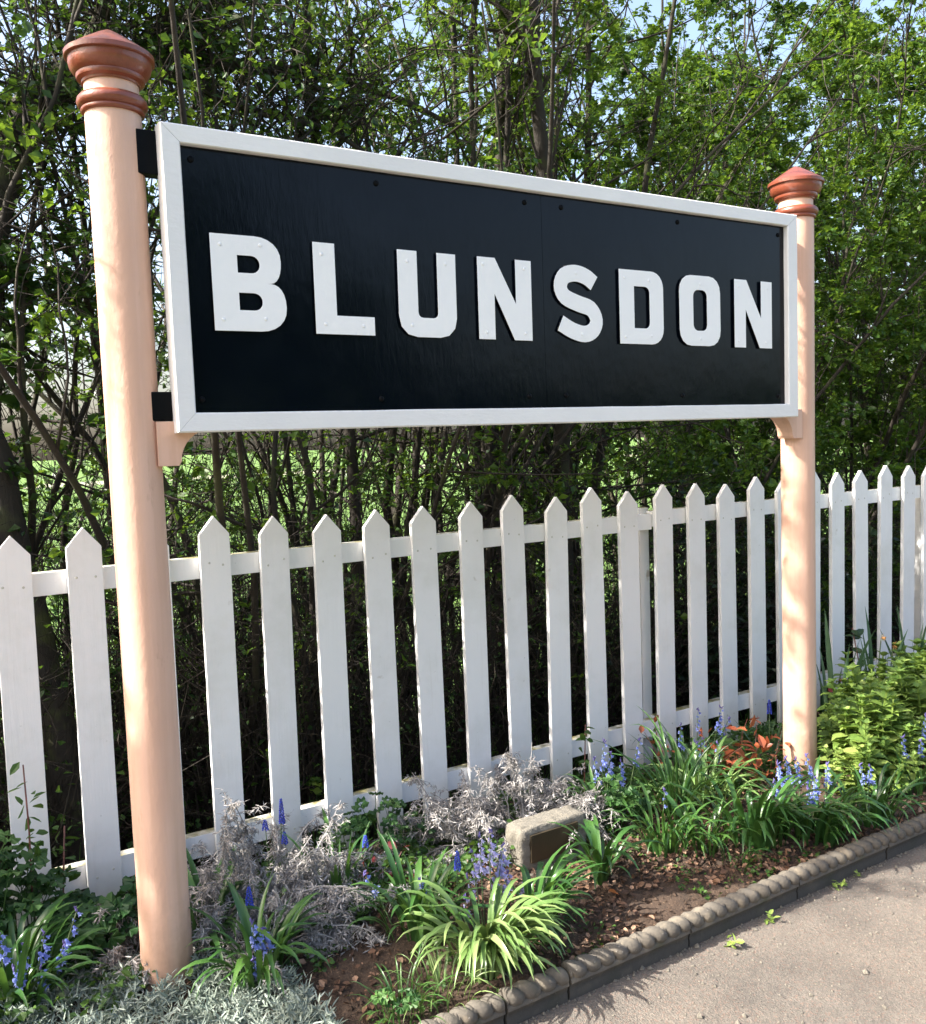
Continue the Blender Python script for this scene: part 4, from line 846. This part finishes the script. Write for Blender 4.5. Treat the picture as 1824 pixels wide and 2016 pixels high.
# bushy plant at the right: many shoots with pairs of leaves
def shoot_mesh(seed):
    rg = np.random.default_rng(seed); m = MB(); m.tube([(0, 0, 0), (.01, 0, .5), (0, 0, 1)], .009, 4, False); V = [np.array(m.v)]; Fq = [list(x) for x in m.f]; base = len(m.v)
    for lv in range(9):
        u = .28+.72*lv/8; sz = .185*(1-.62*max(0, (u-.55))/.45) if u > .55 else .185; sz *= 1.25; el = .15+.9*max(0, u-.6)/.4
        for j in range(2 if lv < 7 else 4):
            a = lv*1.57+j*(3.1416 if lv < 7 else 1.57)+rg.normal(0, .15); d = np.array([math.cos(a)*math.cos(el), math.sin(a)*math.cos(el), math.sin(el)]); s_ = np.array([-math.sin(a), math.cos(a), 0]); nn = np.cross(d, s_); p = np.array([0, 0, u]); L = sz*rg.uniform(.8, 1.2)
            pr = [(0, 0), (.16, .24), (.32, .30), (.48, .37), (.62, .27), (.74, .24), (.86, .12)]
            c = [p+d*L*t-nn*L*.30*t*t for t, _ in pr]+[p+d*L-nn*L*.38]; l = [c[i]-s_*L*pr[i][1]-nn*L*(-.10)*(pr[i][1] > 0) for i in range(1, 7)]; r = [c[i]+s_*L*pr[i][1]+nn*L*.10*(pr[i][1] > 0) for i in range(1, 7)]
            V.append(np.array(c+l+r)); k = base; base += 20
            for sd in (8, 14):
                Fq.append([k, k+1, k+sd] if sd == 14 else [k, k+sd, k+1])
                for i in range(1, 6):
                    q = [k+i, k+i+1, k+sd+i, k+sd+i-1]; Fq.append(q if sd == 14 else q[::-1])
                q = [k+6, k+7, k+sd+5]; Fq.append(q if sd == 14 else q[::-1])
    me = bpy.data.meshes.new('shoot'); me.from_pydata([tuple(x) for x in np.concatenate(V)], [], Fq); me.update(); me.materials.append(MT['bush']); return me
SH = [shoot_mesh(i) for i in range(6)]
bush = empty('leafy_bush', (3.5, 2.35, .05), 0, 'bright yellow-green leafy bush in front of the fence right of the right post', 'bush')
cnt = 0
for tr in range(1500):
    x, y = random.uniform(2.95, 4.6), random.uniform(2.10, 2.72)
    if x < 3.09+(y-2.3)*1.25 or math.hypot(x-XR, y-YP) < .11: continue
    e = min(1, max(0, (x-(3.06+(y-2.3)*1.25))/.25)*.6+.4)*min(1, (y-2.04)/.22); hgt = (.31*e+.03)*random.uniform(.82, 1.1)
    if cnt > 240: break
    cnt += 1; o = ob('shoot', random.choice(SH), None, bush); o.location = (x-3.5, y-2.35, float(gz(x, y))-.06); s_ = max(.16, hgt); o.scale = (s_*random.uniform(1.15, 1.6),)*2+(s_,); o.rotation_euler = (random.gauss(.12*(1-e), .12), random.gauss(-.25*(1-e), .18), random.uniform(0, 6.28))

# dead lavender
def lavender(x, y, R_, hz, label, k=26, n=2600, tips=None, fall=-.16):
    z = float(gz(x, y)); root = empty('dead_lavender', (x, y, z), 0, label, 'dead plant'); a = rng.uniform(0, 6.28, k); q = np.sqrt(rng.uniform(.02, 1, k))
    p0 = np.stack([np.cos(a)*q*R_*.25, np.sin(a)*q*R_*.25, np.zeros(k)], 1); P = grow(p0, np.stack([np.cos(a)*q*1.0, np.sin(a)*q*.8, np.ones(k)*1.0], 1), (hz+R_*q)*rng.uniform(.8, 1.15, k), 10, .12, fall)
    if tips:
        for i, tp in enumerate(tips):
            b = p0[i]; e = np.array(tp)-[x, y, z]; u = np.linspace(0, 1, 10)[:, None]; c = (b+e)/2+[0, 0, .08]; P[i] = b*(1-u)**2+c*2*u*(1-u)+e*u*u
    v, f = tubes(P, .0030, .0013, 5); ob('stems', mesh('stems', v, None, f), MT['dry'], root)
    s, t, _, _ = sample(P, 14, .35, 1); T = grow(s, unit(t*.4+rng.normal(0, .5, s.shape)+[0, 0, -.5]), rng.uniform(.03, .10, len(s)), 6, .35, -.28)
    T[..., 2] = np.maximum(T[..., 2], .006); v, f = tubes(T, .0014, .0006, 3); ob('twigs', mesh('twigs', v, None, f), MT['dry'], root, kind='stuff')
    s, t, _, _ = sample(T, max(2, 2*n//len(T)), .05, 1); s = s+rng.normal(0, .003, s.shape)
    v, f = leaves(s, rng.uniform(.010, .028, len(s)), .6, .19, -.55); ob('dry_foliage', mesh('dry_foliage', v, f), MT['dry'], root, kind='stuff')
lavender(.84, 2.64, .17, .26, 'large dead grey lavender with drooping dry stems right of the left post', 44, 11000, [(.757, 2.62, .45), (.74, 2.62, .42), (.775, 2.64, .43), (.72, 2.62, .36), (.80, 2.66, .36), (1.05, 2.6, .24), (1.12, 2.6, .20), (.66, 2.58, .25)])
lavender(.80, 2.47, .16, .13, 'lower front part of the dead lavender, bent down over the soil', 26, 6000, [(1.08, 2.42, .075), (1.10, 2.45, .09), (1.04, 2.40, .06), (1.12, 2.48, .08)])
lavender(1.66, 2.68, .10, .24, 'dead grey lavender clump behind the lilac bells, left of the stone', 18, 4200, [(1.61, 2.68, .28), (1.66, 2.68, .24)])
lavender(1.86, 2.70, .12, .26, 'dead grey lavender standing right behind the stone', 24, 5200, [(1.80, 2.7, .36), (1.83, 2.7, .34), (1.92, 2.68, .25), (2.02, 2.62, .24)])
lavender(2.02, 2.58, .07, .16, 'thin dead stems hanging over the right end of the stone', 9, 1200, [(1.98, 2.45, .22), (2.03, 2.5, .22)])
lavender(.46, 2.70, .07, .18, 'small grey dead tuft just left of the left post', 10, 2200)
lavender(1.47, 2.78, .05, .14, 'small grey dead sprig under the pickets left of centre', 6, 900)
# little dandelion weeds on the path
for x, y, s_, lab in ((1.95, 1.79, .042, 'larger green weed growing on the path against the edging'), (2.16, 1.82, .032, 'small weed on the path right of the larger one'), (2.50, 1.83, .036, 'weed at the foot of the edging furthest right'), (2.62, 1.84, .024, 'tiny weed sprig beside the furthest right weed')):
    root = empty('path_weed', (x, y, 0), 0, lab, 'weed')
    for i in range(15):
        a = random.uniform(0, 6.28); q = random.uniform(0, s_*.5); v, f = leaves(np.array([[math.cos(a)*q, math.sin(a)*q, random.uniform(.002, s_*.6)]]), np.array([s_*random.uniform(.35, .75)]), .4, .55, .2, True); ob('leaf', mesh('leaf', v, None, f), MT['bush'], root)
v, f = leaves(np.array([[0, 0, 0.]]), np.array([.045]), .1, .6, .1, True)
o = ob('dead_leaf', mesh('dead_leaf', v, None, f), MT['litter_orange'], None, label='curled orange-brown dead leaf on the soil in front of the stone', category='dead leaf'); o.location = (1.80, 2.10, .075)

0 and print('TRIS', sum(len(o.data.loops)-2*len(o.data.polygons) for o in bpy.data.objects if o.type == 'MESH'), len(bpy.data.objects))
